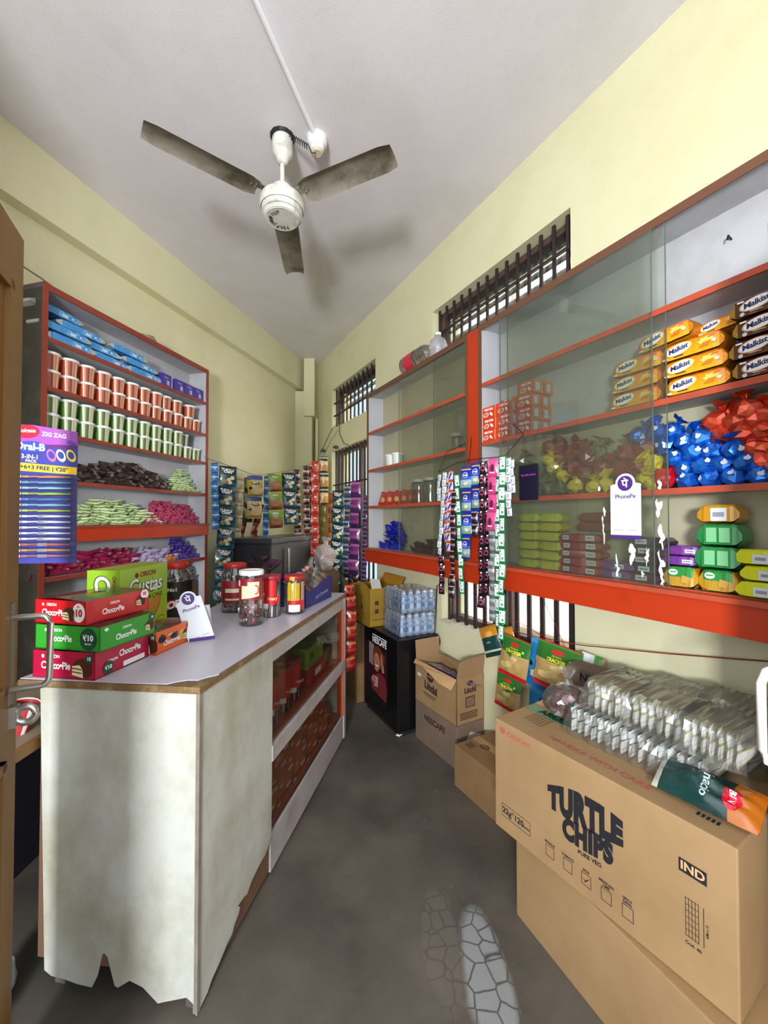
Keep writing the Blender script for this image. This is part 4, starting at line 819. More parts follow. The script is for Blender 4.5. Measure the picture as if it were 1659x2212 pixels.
# ================================================================ RIGHT CABINETS: BISCUITS AND BAGS
mk_y = M('malt_yellow_wrapper', '#e89c14', .32, coat=.4, bump=.12, bs=30, ramp=(1, [(0, '#d8a81c'), (.45, '#e8a014'), (1, '#ee7c10')], 'LINEAR')); mk_b = M('malt_brown_wrapper', '#55301c', .32, coat=.4, bump=.12, bs=30, dirt=('#6b4026', 8, .5, .7))
goldf = M('gold_foil', '#c89a4c', .25, metal=.7, bump=.3, bs=60); navyp = M('navy_print', '#1b1f5a', .5)
def mklab(br):
    def f(b, y):
        cx, cz = -.035, .036; r_ = .16
        b.disc((cx, y, cz), .041, .019, M('pink_tan_ring', '#d89a7a', .5) if br else M('dark_yellow_ring', '#f2c860', .5), n=28, rot=r_); b.disc((cx, y-.0006, cz), .037, .0165, white, n=28, rot=r_)
        b.text('Malkist', .023, navyp, (cx, y-.0012, cz+.001), (.985, 0, .17), bold=.03, ls=.92)
        pc = M('chocolate_bar_picture', '#7a4c2c', .5) if br else M('orange_cracker_picture', '#c87414', .5); p2 = M('tan_cracker_picture', '#b98a58', .5) if br else M('pale_cheese_picture', '#ecc85c', .5)
        b.disc((.045, y, .036), .022, .013, p2, n=14, star=.15); b.add([(.024, y-.0006, .018), (.052, y-.0006, .020), (.060, y-.0006, .034), (.036, y-.0006, .032)], [(0, 1, 2, 3)], pc)
        b.disc((.067, y-.0006, .030) if not br else (-.068, y-.0006, .012), .006, .006, M('grey_white_seal', '#cdd3da', .5), n=14)
        b.rect((-.035, y, .0145), .03, .003, MC['navy_print'] if not br else MC['pink_tan_ring']); b.rect((-.072, y, .050) if br else (-.075, y, .012), .016, .005, white)
        if not br: b.disc((.060, y-.0006, .047), .012, .003, M('salmon_print', '#cc6a50', .5), n=12, rot=.3)
    return f
my = bar_proto('cracker_pack', .182, .0605, .085, mk_y, mklab(False), 2, M('orange_gold_foil', '#d8841c', .28, metal=.4, bump=.3, bs=60)); mb = bar_proto('cracker_pack', .20, .0605, .085, mk_b, mklab(True), 9, goldf)
DP = RC0+.055
for i, (x, z, d, y_) in enumerate(((-.655, 0, 0, .0), (-.662, 1, .0, .02), (-.668, 2, .004, -.02))):
    my.put(R.p(x, DP+d, 1.8165+z*.0612), R.a+y_, 'yellow cracker pack in the open stack beside the brown packs, %s layer' % ('bottom', 'middle', 'upper')[z], 'biscuit pack', 'yellow cracker packs, open stack')
for z in range(3): my.put(R.p(-.855+.006*z, DP+.004, 1.8165+z*.0612), R.a+(.02, -.03, .03)[z], 'yellow cracker pack seen through the glass edge, %s layer' % ('bottom', 'middle', 'upper')[z], 'biscuit pack', 'yellow cracker packs, stack behind the glass')
my.put(R.p(-.745, DP+.0, 2.003), R.a-.08, 'yellow cracker pack resting across the tops of both yellow stacks', 'biscuit pack', rot=(.0, -.06, R.a-.06))
my.put(R.p(-.60, DP+.03, 2.006), R.a+.05, 'yellow cracker pack set back at the top between the yellow and brown stacks', 'biscuit pack', rot=(0, -.05, R.a), scale=(.7, .8, .7))
for z in range(4): mb.put(R.p(-.462+(.004, -.004, .006, 0)[z], DP-.002, 1.8165+z*.0612), R.a+(.02, -.02, .01, .03)[z], 'dark brown cracker pack with gold ends, %s of the four in its stack' % ('lowest', 'second', 'third', 'topmost')[z], 'biscuit pack', 'brown cracker packs')
for z in range(4): mb.put(R.p(-.25, DP, 1.8165+z*.0612), R.a, 'dark brown cracker pack at the right edge, %s layer' % ('bottom', 'second', 'third', 'top')[z], 'biscuit pack', 'brown cracker packs, right stack')
# red orange cake boxes
rc = M('vermilion_carton', '#d2381a', .45, coat=.1); rs_ = M('orange_carton_side', '#dc8648', .5)
t = empty('cake_box', (0, 0, 0)); b = B(); b.box(-.0495, .0495, -.033, .033, 0, .0605, rc, faces={5: rs_, 4: rs_}); b.build('box_body', t)
b = B(); y = -.0338; b.text('MilyCake', .017, white, (.006, y, .047), bold=.035, shear=.2); b.disc((-.012, y, .020), .020, .0115, white, n=22, rot=.1); b.disc((-.012, y-.0005, .020), .0165, .009, M('tan_cake_print', '#b8844c', .5), n=20, rot=.1); b.disc((.024, y, .021), .006, .011, white, n=14, rot=.5); b.disc((.032, y, .017), .004, .009, white, n=12, rot=.5)
b.rect((.0503, -.004, .030), .028, .038, M('pale_label', '#cdd8e6', .5), X=(0, 1, 0)); b.build('printed_label', t)
ck = Proto(t)
for c, (x, n_) in enumerate(((-1.607, 3), (-1.497, 3), (-1.366, 3))):
    for k in range(n_):
        for d in ((0, 1) if c == 2 else (0,)):
            ck.put(R.p(x+(.004 if k % 2 else 0), RC0+.040+d*.068, 1.8155+k*.0612), R.a+.02*(k-1), 'vermilion cake box, %s column from the left, %s layer%s' % (ORD[c], ('bottom', 'middle', 'top')[k], (', front one', ', rear one')[d] if c == 2 else ''), 'box', 'vermilion cake boxes')
ck.put(R.p(-1.352, RC0+.040, 1.8155+.0612*3), R.a-.03, 'vermilion cake box on top of the third column, front one', 'box', 'vermilion cake boxes'); ck.put(R.p(-1.350, RC0+.110, 1.8155+.0612*3), R.a+.02, 'vermilion cake box on top of the third column, rear one', 'box', 'vermilion cake boxes')
ck.put(R.p(-1.515, RC0+.09, 1.8155+.0612*3), R.a, 'vermilion cake box set back on top of the second column', 'box', 'vermilion cake boxes', scale=(1, 1, .45))
# foil bags
def wads(name, label, group, mats, lst, r, seed, lab=None, amp=.3, tw=.5, sub=2):
    pr = []
    for k in range(3):
        t = empty(name, (0, 0, 0)); b = B(); wad(b, r, mats[0], seed+k, sub, amp, True, tw=tw, sq=(1.05, .9, .95)); b.build('foil_bag', t)
        if lab: b = B(); b.disc((.006, -r*1.06, .002), r*.26, r*.2, lab, n=12, rot=.5); b.disc((.004, -r*1.02, r*.3), r*.1, r*.1, lab, n=8); b.build('sticker', t)
        pr.append(Proto(t))
    rr = random.Random(seed)
    for i, (x, z, D) in enumerate(lst):
        pr[i % 3].put(R.p(x, D, z), 0, label, 'foil bag', group, rot=(rr.uniform(-.5, .3), rr.uniform(-.8, .8), R.a+rr.uniform(-.7, .7)))
    for p in pr:
        if not p.used:
            for c in list(p.o.children): bpy.data.objects.remove(c)
            bpy.data.objects.remove(p.o)
blf = M('bright_blue_foil', '#0b55c4', .22, metal=.55, coat=.3, dirt=('#2a86e4', 12, .5, .7)); orf = M('vermilion_foil', '#cf3a1c', .25, metal=.5, coat=.3, dirt=('#e0684a', 10, .5, .75))
stk = M('pale_lavender_sticker', '#c9c8e0', .5)
wads('foil_bag', 'crumpled bright blue foil bag with a pale sticker in the heap beside the orange ones', 'blue foil bags', [blf], [(-0.696, 1.534, 1.555), (-0.631, 1.531, 1.555), (-0.569, 1.531, 1.555), (-0.506, 1.529, 1.555), (-0.703, 1.576, 1.555), (-0.651, 1.576, 1.555), (-0.597, 1.575, 1.555), (-0.542, 1.571, 1.555), (-0.731, 1.612, 1.555), (-0.677, 1.625, 1.555), (-0.626, 1.624, 1.555), (-0.566, 1.617, 1.555), (-0.763, 1.662, 1.555), (-0.702, 1.664, 1.555), (-0.654, 1.667, 1.555), (-0.785, 1.712, 1.555), (-0.741, 1.707, 1.555), (-0.850, 1.709, 1.555)], .0335, 3, stk)
wads('foil_bag', 'crumpled vermilion foil bag heaped above and right of the blue ones', 'vermilion foil bags', [orf], [(-0.619, 1.714, 1.575), (-0.611, 1.673, 1.575), (-0.568, 1.705, 1.575), (-0.554, 1.660, 1.575), (-0.538, 1.739, 1.575), (-0.518, 1.700, 1.575), (-0.501, 1.658, 1.575), (-0.521, 1.617, 1.575), (-0.498, 1.619, 1.575), (-0.500, 1.575, 1.575), (-0.493, 1.707, 1.575)], .040, 13)
wads('foil_bag', 'crumpled vermilion foil bag at the far right edge, in the second row of bags', 'vermilion foil bags, right edge', [orf], [(x, z, 1.575) for x in (-.40, -.33, -.26) for z in (1.55, 1.62, 1.69)], .040, 17)
burg = M('burgundy_cellophane', '#7c1f2c', .22, coat=.6, dirt=('#a8404c', 10, .5, .75)); yel = M('yellow_cellophane', '#d6bc1c', .25, coat=.5, dirt=('#f0dc50', 12, .5, .75)); oliv = M('olive_clear_bag', '#7d7a48', .3, coat=.5, dirt=('#4c3a2c', 14, .45, .65))
wads('cellophane_bag', 'crumpled burgundy cellophane bag behind the glass', 'burgundy cellophane bags', [burg], [(-1.243, 1.724, 1.57), (-1.135, 1.687, 1.57), (-1.057, 1.653, 1.57), (-1.200, 1.676, 1.57), (-1.135, 1.619, 1.57), (-1.079, 1.589, 1.57), (-1.006, 1.604, 1.57), (-0.901, 1.657, 1.57), (-0.834, 1.661, 1.57), (-0.867, 1.600, 1.57), (-0.923, 1.595, 1.57), (-0.885, 1.549, 1.57)], .043, 23, None, .35, .6)
wads('cellophane_bag', 'crumpled yellow cellophane bag in front of the burgundy ones', 'yellow cellophane bags', [yel], [(-1.239, 1.670, 1.545), (-1.214, 1.634, 1.545), (-1.167, 1.592, 1.545), (-1.109, 1.543, 1.545), (-1.026, 1.537, 1.545), (-0.967, 1.537, 1.545), (-0.796, 1.603, 1.545), (-0.828, 1.550, 1.545), (-0.800, 1.527, 1.545)], .030, 33, None, .45, .9)
wads('cellophane_bag', 'dull olive see-through bag of sweets low behind the dark payment card', 'olive bags', [oliv], [(-1.421, 1.682, 1.575), (-1.475, 1.632, 1.575), (-1.381, 1.623, 1.575), (-1.300, 1.589, 1.575), (-1.337, 1.544, 1.575), (-1.259, 1.534, 1.575), (-1.205, 1.547, 1.575), (-1.028, 1.683, 1.575), (-1.140, 1.535, 1.575)], .038, 43, None, .4, .7)
wads('cellophane_bag', 'glossy red bag lying on the shelf between the yellow and the blue bags', None, [M('glossy_red_bag', '#b80f1c', .18, coat=.8)], [(-0.765, 1.544, 1.55)], .036, 53, None, .2, .5, 3)
wads('cellophane_bag', 'glossy dark red bag half hidden behind the first blue foil bags', None, [MC['glossy_red_bag']], [(-0.757, 1.566, 1.585)], .034, 57, None, .2, .5, 3)
# bottom shelf
def packs(name, mat, w, h, d, lst, label, group, lab=None, seed=0, end=None, cat='biscuit pack'):
    p = bar_proto(name, w, h, d, mat, lab, seed, end)
    for i, (x, k, dd, lbl) in enumerate(lst): p.put(R.p(x, RC0+.045+dd, 1.1715+k*(h+.001)), R.a+.05*nz(i*2.7, seed), label % lbl if '%' in label else label, cat, group)
def whlab(*rs):
    def f(b, y):
        for (x, z, w, h) in rs: b.rect((x, y, z), w, h, M('pale_label', '#cdd8e6', .5)); b.rect((x, y-.0006, z), w*.7, h*.35, M('small_print_grey', '#8f8f98', .6))
    return f
limy = M('lime_yellow_wrapper', '#b9c01c', .35, coat=.3, bump=.2, bs=30, dirt=('#d2d83a', 9, .5, .75))
packs('biscuit_pack', limy, .118, .042, .075, [(-1.345+.006*(k % 2), k, 0, ('left', ORD[k])) for k in range(6)]+[(-1.232+.006*(k % 3), k, 0.004, ('right', ORD[k])) for k in range(6)], 'lime yellow biscuit pack behind the glass, %s column, %s from the bottom', 'lime yellow packs behind the glass', whlab((-.02, .02, .0, .0)) if False else None, 5)
rdw = M('brick_red_wrapper', '#a02228', .35, coat=.3, dirt=('#b8484a', 20, .5, .7)); plw = M('purple_wrapper', '#6a2f86', .32, coat=.4, dirt=('#9a5cb0', 18, .5, .75)); dbw = M('dark_purple_brown_wrapper', '#43243c', .35, coat=.3)
packs('biscuit_pack', rdw, .195, .0325, .07, [(-1.083+.004*(k % 2), k, 0, ORD[k]) for k in range(5)], 'brick red biscuit pack with white labels behind the glass, %s from the bottom', 'brick red packs', whlab((-.055, .018, .03, .018), (.055, .018, .04, .02)), 6)
packs('biscuit_pack', M('dark_red_wrapper', '#7e1a22', .35, coat=.3), .16, .038, .07, [(-1.03, 4.6, .03, 'lower'), (-1.02, 5.6, .03, 'upper')], 'dark red biscuit pack laid above the brick red ones, %s of the two', 'dark red packs', None, 8)
packs('biscuit_pack', plw, .15, .032, .07, [(-.945, 0, .01, 'lower'), (-.935, 1, .01, 'upper')], 'purple biscuit pack at the bottom beside the brick red ones, %s one', 'purple packs behind the glass', whlab((.02, .016, .035, .016)), 12)
packs('biscuit_pack', dbw, .14, .032, .07, [(-.815+.01*(k % 2), k, .01, ORD[k]) for k in range(5)], 'dark purple-brown pack behind the smeared glass, %s from the bottom', 'dark purple-brown packs', whlab((-.02, .016, .04, .018)), 14)
grb = M('green_over_gold_wrapper', '#2f8a3a', .38, coat=.2, ramp=(1, [(0, '#b8902a'), (.52, '#2c8a3c')])); grn = M('leaf_green_wrapper', '#238240', .35, coat=.3, bump=.2, bs=30); gdw = M('mustard_gold_wrapper', '#c08a1c', .35, coat=.3, bump=.2, bs=30)
def nlab(b, y): b.disc((-.018, y, .052), .014, .010, white, n=14); b.rect((-.018, y-.0006, .053), .02, .004, M('leaf_green_print', '#2c8a3c', .5)); b.add([(.004, y, .02), (.026, y, .018), (.032, y, .038), (.008, y, .044)], [(0, 1, 2, 3)], M('biscuit_tan_print', '#c89a4a', .5)); b.rect((0, y, .008), .05, .003, MC['biscuit_tan_print'])
packs('cracker_pack', grb, .102, .070, .085, [(-.703, 0, 0, 'left, under the purple packs'), (-.600, 0, 0, 'right, under the leaf green packs')], 'green and gold cracker pack on the bottom shelf, the %s', 'green and gold packs', nlab, 22, gdw)
def glab(b, y): b.rect((-.016, y, .037), .028, .045, M('pale_green_print', '#7cc08c', .5)); b.rect((.018, y, .037), .028, .045, MC['pale_green_print'])
packs('cracker_pack', grn, .118, .0705, .085, [(-.602, 1, 0, 'lower'), (-.598, 2, .005, 'upper')], 'leaf green cracker pack in the tall stack by the right end, %s of the two', 'leaf green packs', glab, 24)
packs('cracker_pack', gdw, .11, .058, .085, [(-.600, 3.66, .005, '')], 'mustard gold cracker pack on top of the tall green stack%s', None, whlab((.005, .028, .042, .040)), 26)
packs('biscuit_pack', plw, .108, .033, .07, [(-.708, 2.15, 0, 'lower'), (-.700, 3.15, 0, 'upper')], 'purple biscuit pack on top of the left green and gold pack, %s one', 'purple packs on top', whlab((.025, .016, .03, .012)), 28)
packs('biscuit_pack', M('bright_lime_wrapper', '#d0d41c', .33, coat=.4, bump=.2, bs=30), .165, .046, .085, [(-.470, 0, -.012, 'bottom'), (-.462, 1, 0, 'middle'), (-.475, 2, 0, 'top')], 'bright lime yellow biscuit pack at the right end of the bottom shelf, %s one', 'bright lime packs', whlab((-.02, .02, .035, .026)), 32)
packs('biscuit_pack', MC['bright_lime_wrapper'], .165, .046, .085, [(-.29, k, 0, ('bottom', 'middle', 'top')[k]) for k in range(3)], 'bright lime yellow biscuit pack beyond the right end stack, %s one', 'bright lime packs beyond', None, 34)
# far cabinet contents
tcup = cup_proto('plain_cup', '#d8dcd4', '#cfd4cc', '#5c9a94', '#4c8a86')
for i, x in enumerate((-2.735, -2.635)): tcup.put(R.p(x, RC0+.06, 1.8135), R.a+2.5, 'white and teal paper cup on the far cabinet shelf, %s' % ('left one', 'right one')[i], 'cup', 'white and teal cups')
redpo = M('red_pouch_print', '#a81e20', .3, coat=.4, dirt=('#e0a070', 16, .6, .72))
b = B(); on = pillow(b, .12, .115, .03, redpo, 6, 8, 4); b.disc((0, 0, -.01), .03, .02, M('tan_snack_picture', '#c89a64', .5), on=on); o = b.build('snack_pouch'); pp = Proto(o)
for i in range(5): pp.put(R.p(-2.83+.10*i, RC0+.05+.005*i, 1.511+.052), 0, 'red snack pouch leaning on the third shelf of the far cabinet, %s from the left' % ORD[i], 'pouch', 'red pouches in the far cabinet', rot=(-.25, .15, R.a+.1))
blp = M('royal_blue_pouch', '#16229a', .25, coat=.5, dirt=('#5a68d8', 22, .6, .78))
heap(R, 'blue_pouch', 'small royal blue pouch in the heap at the bottom left of the far cabinet', 'pouch', 'royal blue pouches', blp, -2.86, -2.50, RC0+.04, 1.167, lambda f: .21 if f < .55 else .21*(1-f)*2.2, .085, .06, .03, .034, 91, 32, .9)
heap(R, 'brown_pouch', 'dull brown pouch in the heap behind the far cabinet glass', 'pouch', 'brown pouches', M('dull_brown_pouch', '#4a2c22', .3, coat=.5, dirt=('#8a6a58', 22, .64, .78)), -2.46, -1.80, RC0+.045, 1.167, lambda f: .05+.14*f, .09, .05, .03, .032, 95, 36, .9)
for i, x in enumerate((-2.36, -2.22, -2.08)):
    t = jar('clear_jar', R.p(x, RC0+.07, 1.511), .055, .17, '#b8b4a8', 'clear empty jar behind the far cabinet glass, %s from the left' % ORD[i], None, None, shoulder=.8); t['group'] = 'clear jars in the far cabinet'
t = jar('clear_jar', R.p(-1.93, RC0+.06, 1.814), .035, .11, '#c4c6c0', 'small clear jar on the second shelf behind the far cabinet glass')
# empty bottles on the far cabinet
t = empty('plastic_bottle', R.p(-2.36, RC0+.065, 2.450+.074), 0, 'empty clear plastic bottle with a red label lying on top of the far cabinet', 'bottle', rot=(0, math.radians(90), R.a))
pet = glass_mat('thin_pet', '#eef2f0', .2, .08, .06)
b = B(); prof = [(0, -.16), (.05, -.16), (.068, -.15)]
for i in range(9): z = -.14+i*.028; prof += [(.072, z), (.072, z+.018), (.067, z+.023)]
prof += [(.07, .115), (.05, .15), (.02, .17), (.016, .18), (.016, .195)]; b.lathe(prof, pet, 28, cap=False); b.build('bottle_body', t)
b = B(); wrap(b, .0735, -.09, .02, 0, 6.283, M('raspberry_label', '#cc2244', .4), 28); b.build('label', t)
b = B(); wrap(b, .0742, -.085, .015, -1.9, -1.0, M('leaf_green_print', '#2c8a3c', .5), 8); wrap(b, .0748, -.06, .0, -2.6, -2.1, white, 6); b.build('label_print', t)
t = empty('plastic_jug', R.p(-2.13, RC0+.07, 2.450), R.a, 'pale empty plastic jug standing on the far cabinet next to the bottle', 'bottle')
b = B(); b.lathe([(0, 0), (.055, 0), (.06, .01), (.058, .06), (.062, .07), (.058, .10), (.05, .125), (.02, .15), (.018, .165)], glass_mat('milky_pet', '#dfe2e4', .15, .35, .1, '#d8d4dc'), 24, cap=False); b.build('jug_body', t)
b = B(); b.lathe([(.02, .160), (.021, .175), (0, .176)], white, 16); b.build('cap', t)
# ================================================================ INSIDE THE COUNTER
for i, (x, c, lab_, lc) in enumerate(((.53, '#a8242c', lab4, 'yellow stick'), (.63, '#9c2430', lab3, 'red'), (.75, '#b82420', lab3, 'bright red'), (.87, '#9c2430', lab3, 'scarlet'))):
    t = jar('display_jar', CP(x, .11, .5075), .05, .20, c, '%s labelled jar in the upper glass display of the counter, %s from the left' % (lc, ORD[i]), lab_, None, rz=math.radians(79-30))
for i in range(4):
    t = jar('display_jar', CP(.56+i*.12, .25, .5075), .05, .20, '#8a2020', 'dark red lidded jar in the back row of the counter display, %s from the left' % ORD[i], lambda t, r, h: (lambda b: (wrap(b, r+.0008, h*.2, h*.7, -3, 3, mar), b.build('label', t)))(B()), None)
b = B(); b.box(0, .22, 0, .2, 0, .09, M('red_display_carton', '#a81c24', .4), bev=.002); b.rect((.11, -.001, .05), .09, .035, white); tag(b.build('red_carton', loc=CP(1.02, .06, .5075), rz=CA), 'red carton on the upper display shelf under the lime green carton', 'box')
b = B(); b.box(0, .24, 0, .2, 0, .11, M('lime_display_carton', '#6a9c1e', .4), bev=.002); b.rect((.06, -.001, .06), .05, .035, M('dark_olive_print', '#3c5a14', .5)); tag(b.build('green_carton', loc=CP(1.0, .07, .5985), rz=CA), 'lime green carton on top of the red carton inside the counter display', 'box')
b = B(); b.box(0, .16, 0, .2, 0, .10, M('dark_olive_carton', '#2c3a1c', .5), bev=.002); tag(b.build('green_carton', loc=CP(1.27, .08, .5075), rz=CA), 'dark green carton at the far end of the counter display', 'box')
ow = M('rust_orange_wrapper', '#b8561c', .32, coat=.4, dirt=('#d89a6c', 16, .6, .72)); 
pr_ = []
for k in range(3):
    t = empty('snack_bar_pack', (0, 0, 0)); b = B(); pillow(b, .17, .085, .045, ow, 6, 6, 5+k*3, wr=.5); b.build('wrapper', t); b = B(); b.rect((-.03, -.0265, 0), .05, .012, M('faded_white_print', '#d8c8b8', .5)); b.rect((.03, -.0265, -.02), .03, .008, MC['faded_white_print']); b.build('printed_label', t); pr_.append(Proto(t))
k = 0
for r_ in range(6):
    for x in [.55+.165*i+(.05 if r_ % 2 else 0) for i in range(5)]:
        if r_ < 5 or x < 1.2:
            q = CP(x, .06+.012*r_, .205+r_*.044); pr_[k % 3].put(q, 0, 'rust orange snack pack in the heap behind the lower counter glass', 'snack pack', 'rust orange packs in the counter', rot=(-.25+.1*nz(k, 2), .12*nz(k, 7), CA+.12*nz(k, 4))); k += 1
b = B(); b.box(0, .09, 0, .15, 0, .07, M('indigo_carton', '#2c2470', .5), bev=.002); tag(b.build('indigo_box', loc=CP(.475, .33, .1665), rz=CA), 'small indigo box at the near end of the lower counter shelf', 'box')
# ================================================================ HANGING STRIPS OF SACHETS
def strip_style(key, ramp, w, h, dec=None, t_=.02, rough=.3, metal=0.0, dirt=None, coat=.4, axis=1, wr=.5):
    m = M('sachet_'+key, ramp[0][1], rough, metal, coat=coat, ramp=(axis, ramp), bump=.15, bs=45)
    out = []
    for k in range(3):
        b = B(); on = pillow(b, w, h, t_, m, 6, 8, len(key)*3+k*4.1, .07, wr=wr, side=.8)
        if dec: dec(b, w, h, on)
        o = b.build('packet'); me = o.data; bpy.data.objects.remove(o); out.append(me)
    return (out, w, h)
def hang(style, top, n, rz, label, lean=(0, 0), name='sachet_strip', group=None, cat='sachet strip', swing=.08, seed=0):
    """a strip of n joined sachets hanging down from top"""
    mes, w, h = style; t = empty(name, top, rz, label, cat, group); r_ = random.Random(seed+n)
    y = 0.0
    for i in range(n):
        o = bpy.data.objects.new('packet', mes[(i+seed) % 3]); COL.objects.link(o); o.parent = t
        o.location = (lean[0]*(i+.5)*h+r_.uniform(-.05, .05)*w, lean[1]*(i+.5)*h+.004*math.sin(i*2.1+seed), -(i+.5)*h*.985)
        o.rotation_euler = (r_.uniform(-swing, swing), math.atan(lean[0])*-1.0+r_.uniform(-.03, .03), r_.uniform(-.12, .12)*2)
    return t
blk = M('black_oval_print', '#0f1214', .35); crm = M('cream_print', '#e8dcae', .5); tan = M('tan_crisp_print', '#b08a58', .5)
def d_turtle(b, w, h, on):
    b.disc((-.03*w, 0, h*.25), w*.46, h*.20, blk, on=lambda x, z: on(x, z)-.0005, n=20, rot=-.12); b.text('TURTLE', w*.20, white, (-.03*w, 0, h*.30), (.985, 0, -.14), bold=.05, on=lambda x, z: on(x, z)-.0018); b.text('CHIPS', w*.18, white, (-.03*w, 0, h*.19), (.985, 0, -.14), bold=.05, on=lambda x, z: on(x, z)-.0018)
    for (x, z, r_) in ((.22, -.08, .14), (.02, -.16, .12), (-.2, -.26, .15), (.1, -.30, .13)): b.disc((w*x, 0, h*z), w*r_, h*r_*.7, crm if x > 0 else tan, on=lambda x, z: on(x, z)-.0008, n=10, star=.08)
S_turtle = strip_style('teal_chips', [(0, '#0c4c56'), (.08, '#126874'), (.2, '#0c3c46'), (.5, '#15626e'), (.88, '#122a30')], .135, .165, d_turtle, .038)
S_blue = strip_style('light_blue', [(0, '#2e6ca8'), (.3, '#3f84c4'), (.48, '#c8d8e8'), (.58, '#2e6ca8'), (.86, '#1f4c84')], .052, .075)
S_cream = strip_style('cream', [(0, '#b8ac7c'), (.4, '#c6bb90'), (.7, '#a8582e'), (.8, '#c6bb90')], .066, .11, None, .02)
S_dkg = strip_style('dark_green', [(0, '#1c241a'), (.3, '#6e7a4c'), (.6, '#5c6a3a'), (.9, '#2c3c22')], .075, .13, None, .03)
def d_act(b, w, h, on): b.disc((.08*w, 0, -h*.18), w*.38, h*.2, M('popcorn_print', '#d4bc90', .5), on=lambda x, z: on(x, z)-.0006, n=16, star=.06); b.disc((-.3*w, 0, -h*.08), w*.1, w*.1, blk, on=lambda x, z: on(x, z)-.0012, n=12); b.text('ACT II', w*.2, white, (.12*w, 0, h*.18), bold=.06, on=lambda x, z: on(x, z)-.0012); b.disc((.1*w, 0, h*.16), w*.34, h*.09, M('brown_oval_print', '#5c4a24', .5), on=lambda x, z: on(x, z)-.0006, n=16)
S_act = strip_style('blue_yellow_popcorn', [(0, '#c8a02c'), (.06, '#8f6c34'), (.12, '#c4a444'), (.55, '#cdb030'), (.8, '#27408a'), (1, '#27408a')], .125, .185, d_act, .04)
S_rust = strip_style('rust', [(0, '#7c2010'), (.5, '#96301a'), (.8, '#6e1c10')], .06, .09)
def d_anda(b, w, h, on): b.disc((0, 0, -h*.12), w*.36, h*.2, M('tan_noodle_print', '#b08050', .5), on=lambda x, z: on(x, z)-.0006, n=16, star=.05); b.text('Aloo', w*.2, white, (0, 0, h*.32), bold=.05, on=lambda x, z: on(x, z)-.0012)
S_anda = strip_style('lime_tan', [(0, '#8c2818'), (.14, '#8a6a3c'), (.3, '#94804a'), (.62, '#8aa82c'), (.7, '#7cac20'), (.95, '#b8c850')], .125, .165, d_anda, .038)
S_dko = strip_style('dark_orange', [(0, '#2c1812'), (.2, '#b05a34'), (.35, '#c8bcb8'), (.5, '#2a1e1e'), (.75, '#7c3c20'), (.9, '#1c1414')], .065, .095)
S_brn = strip_style('brown', [(0, '#3a1c14'), (.3, '#6c3424'), (.5, '#b07858'), (.6, '#4c2418'), (.9, '#2c1610')], .05, .085)
def d_red(b, w, h, on): b.disc((0, 0, h*.1), w*.3, h*.12, white, on=lambda x, z: on(x, z)-.0006, n=3)
S_red = strip_style('vermilion', [(0, '#b8301c'), (.3, '#d8604a'), (.45, '#c03820'), (.9, '#a82818')], .078, .108, d_red)
S_crb = strip_style('cream_black', [(0, '#1c2014'), (.1, '#c8904c'), (.5, '#e0c890'), (.72, '#30341c'), (.86, '#c8c8a4'), (.95, '#283018')], .09, .17, None, .03)
S_olive = strip_style('olive', [(0, '#7c6c2c'), (.5, '#8c7c3c'), (.9, '#6c5c24')], .06, .11)
S_orng = strip_style('dull_orange', [(0, '#a04c1c'), (.5, '#b8602c'), (.9, '#8c3c14')], .05, .10)
S_silv = strip_style('silver_teal', [(0, '#5c6470'), (.3, '#9ca8b8'), (.5, '#3c4454'), (.7, '#a8b0bc'), (.9, '#4c4450')], .075, .11, None, .02, .22, .5)
S_purp = strip_style('purple_pouch', [(0, '#3c2450'), (.3, '#8c3c74'), (.5, '#6c2c6c'), (.8, '#a85c94'), (.95, '#2c1c3c')], .10, .14, None, .03, .25)
S_mult = strip_style('blue_violet_mixed', [(0, '#2c2c54'), (.25, '#5c6ca4'), (.45, '#2c2440'), (.65, '#7c3c5c'), (.9, '#3c3450')], .05, .075, None, .015, .25)
RZ = math.radians(24)
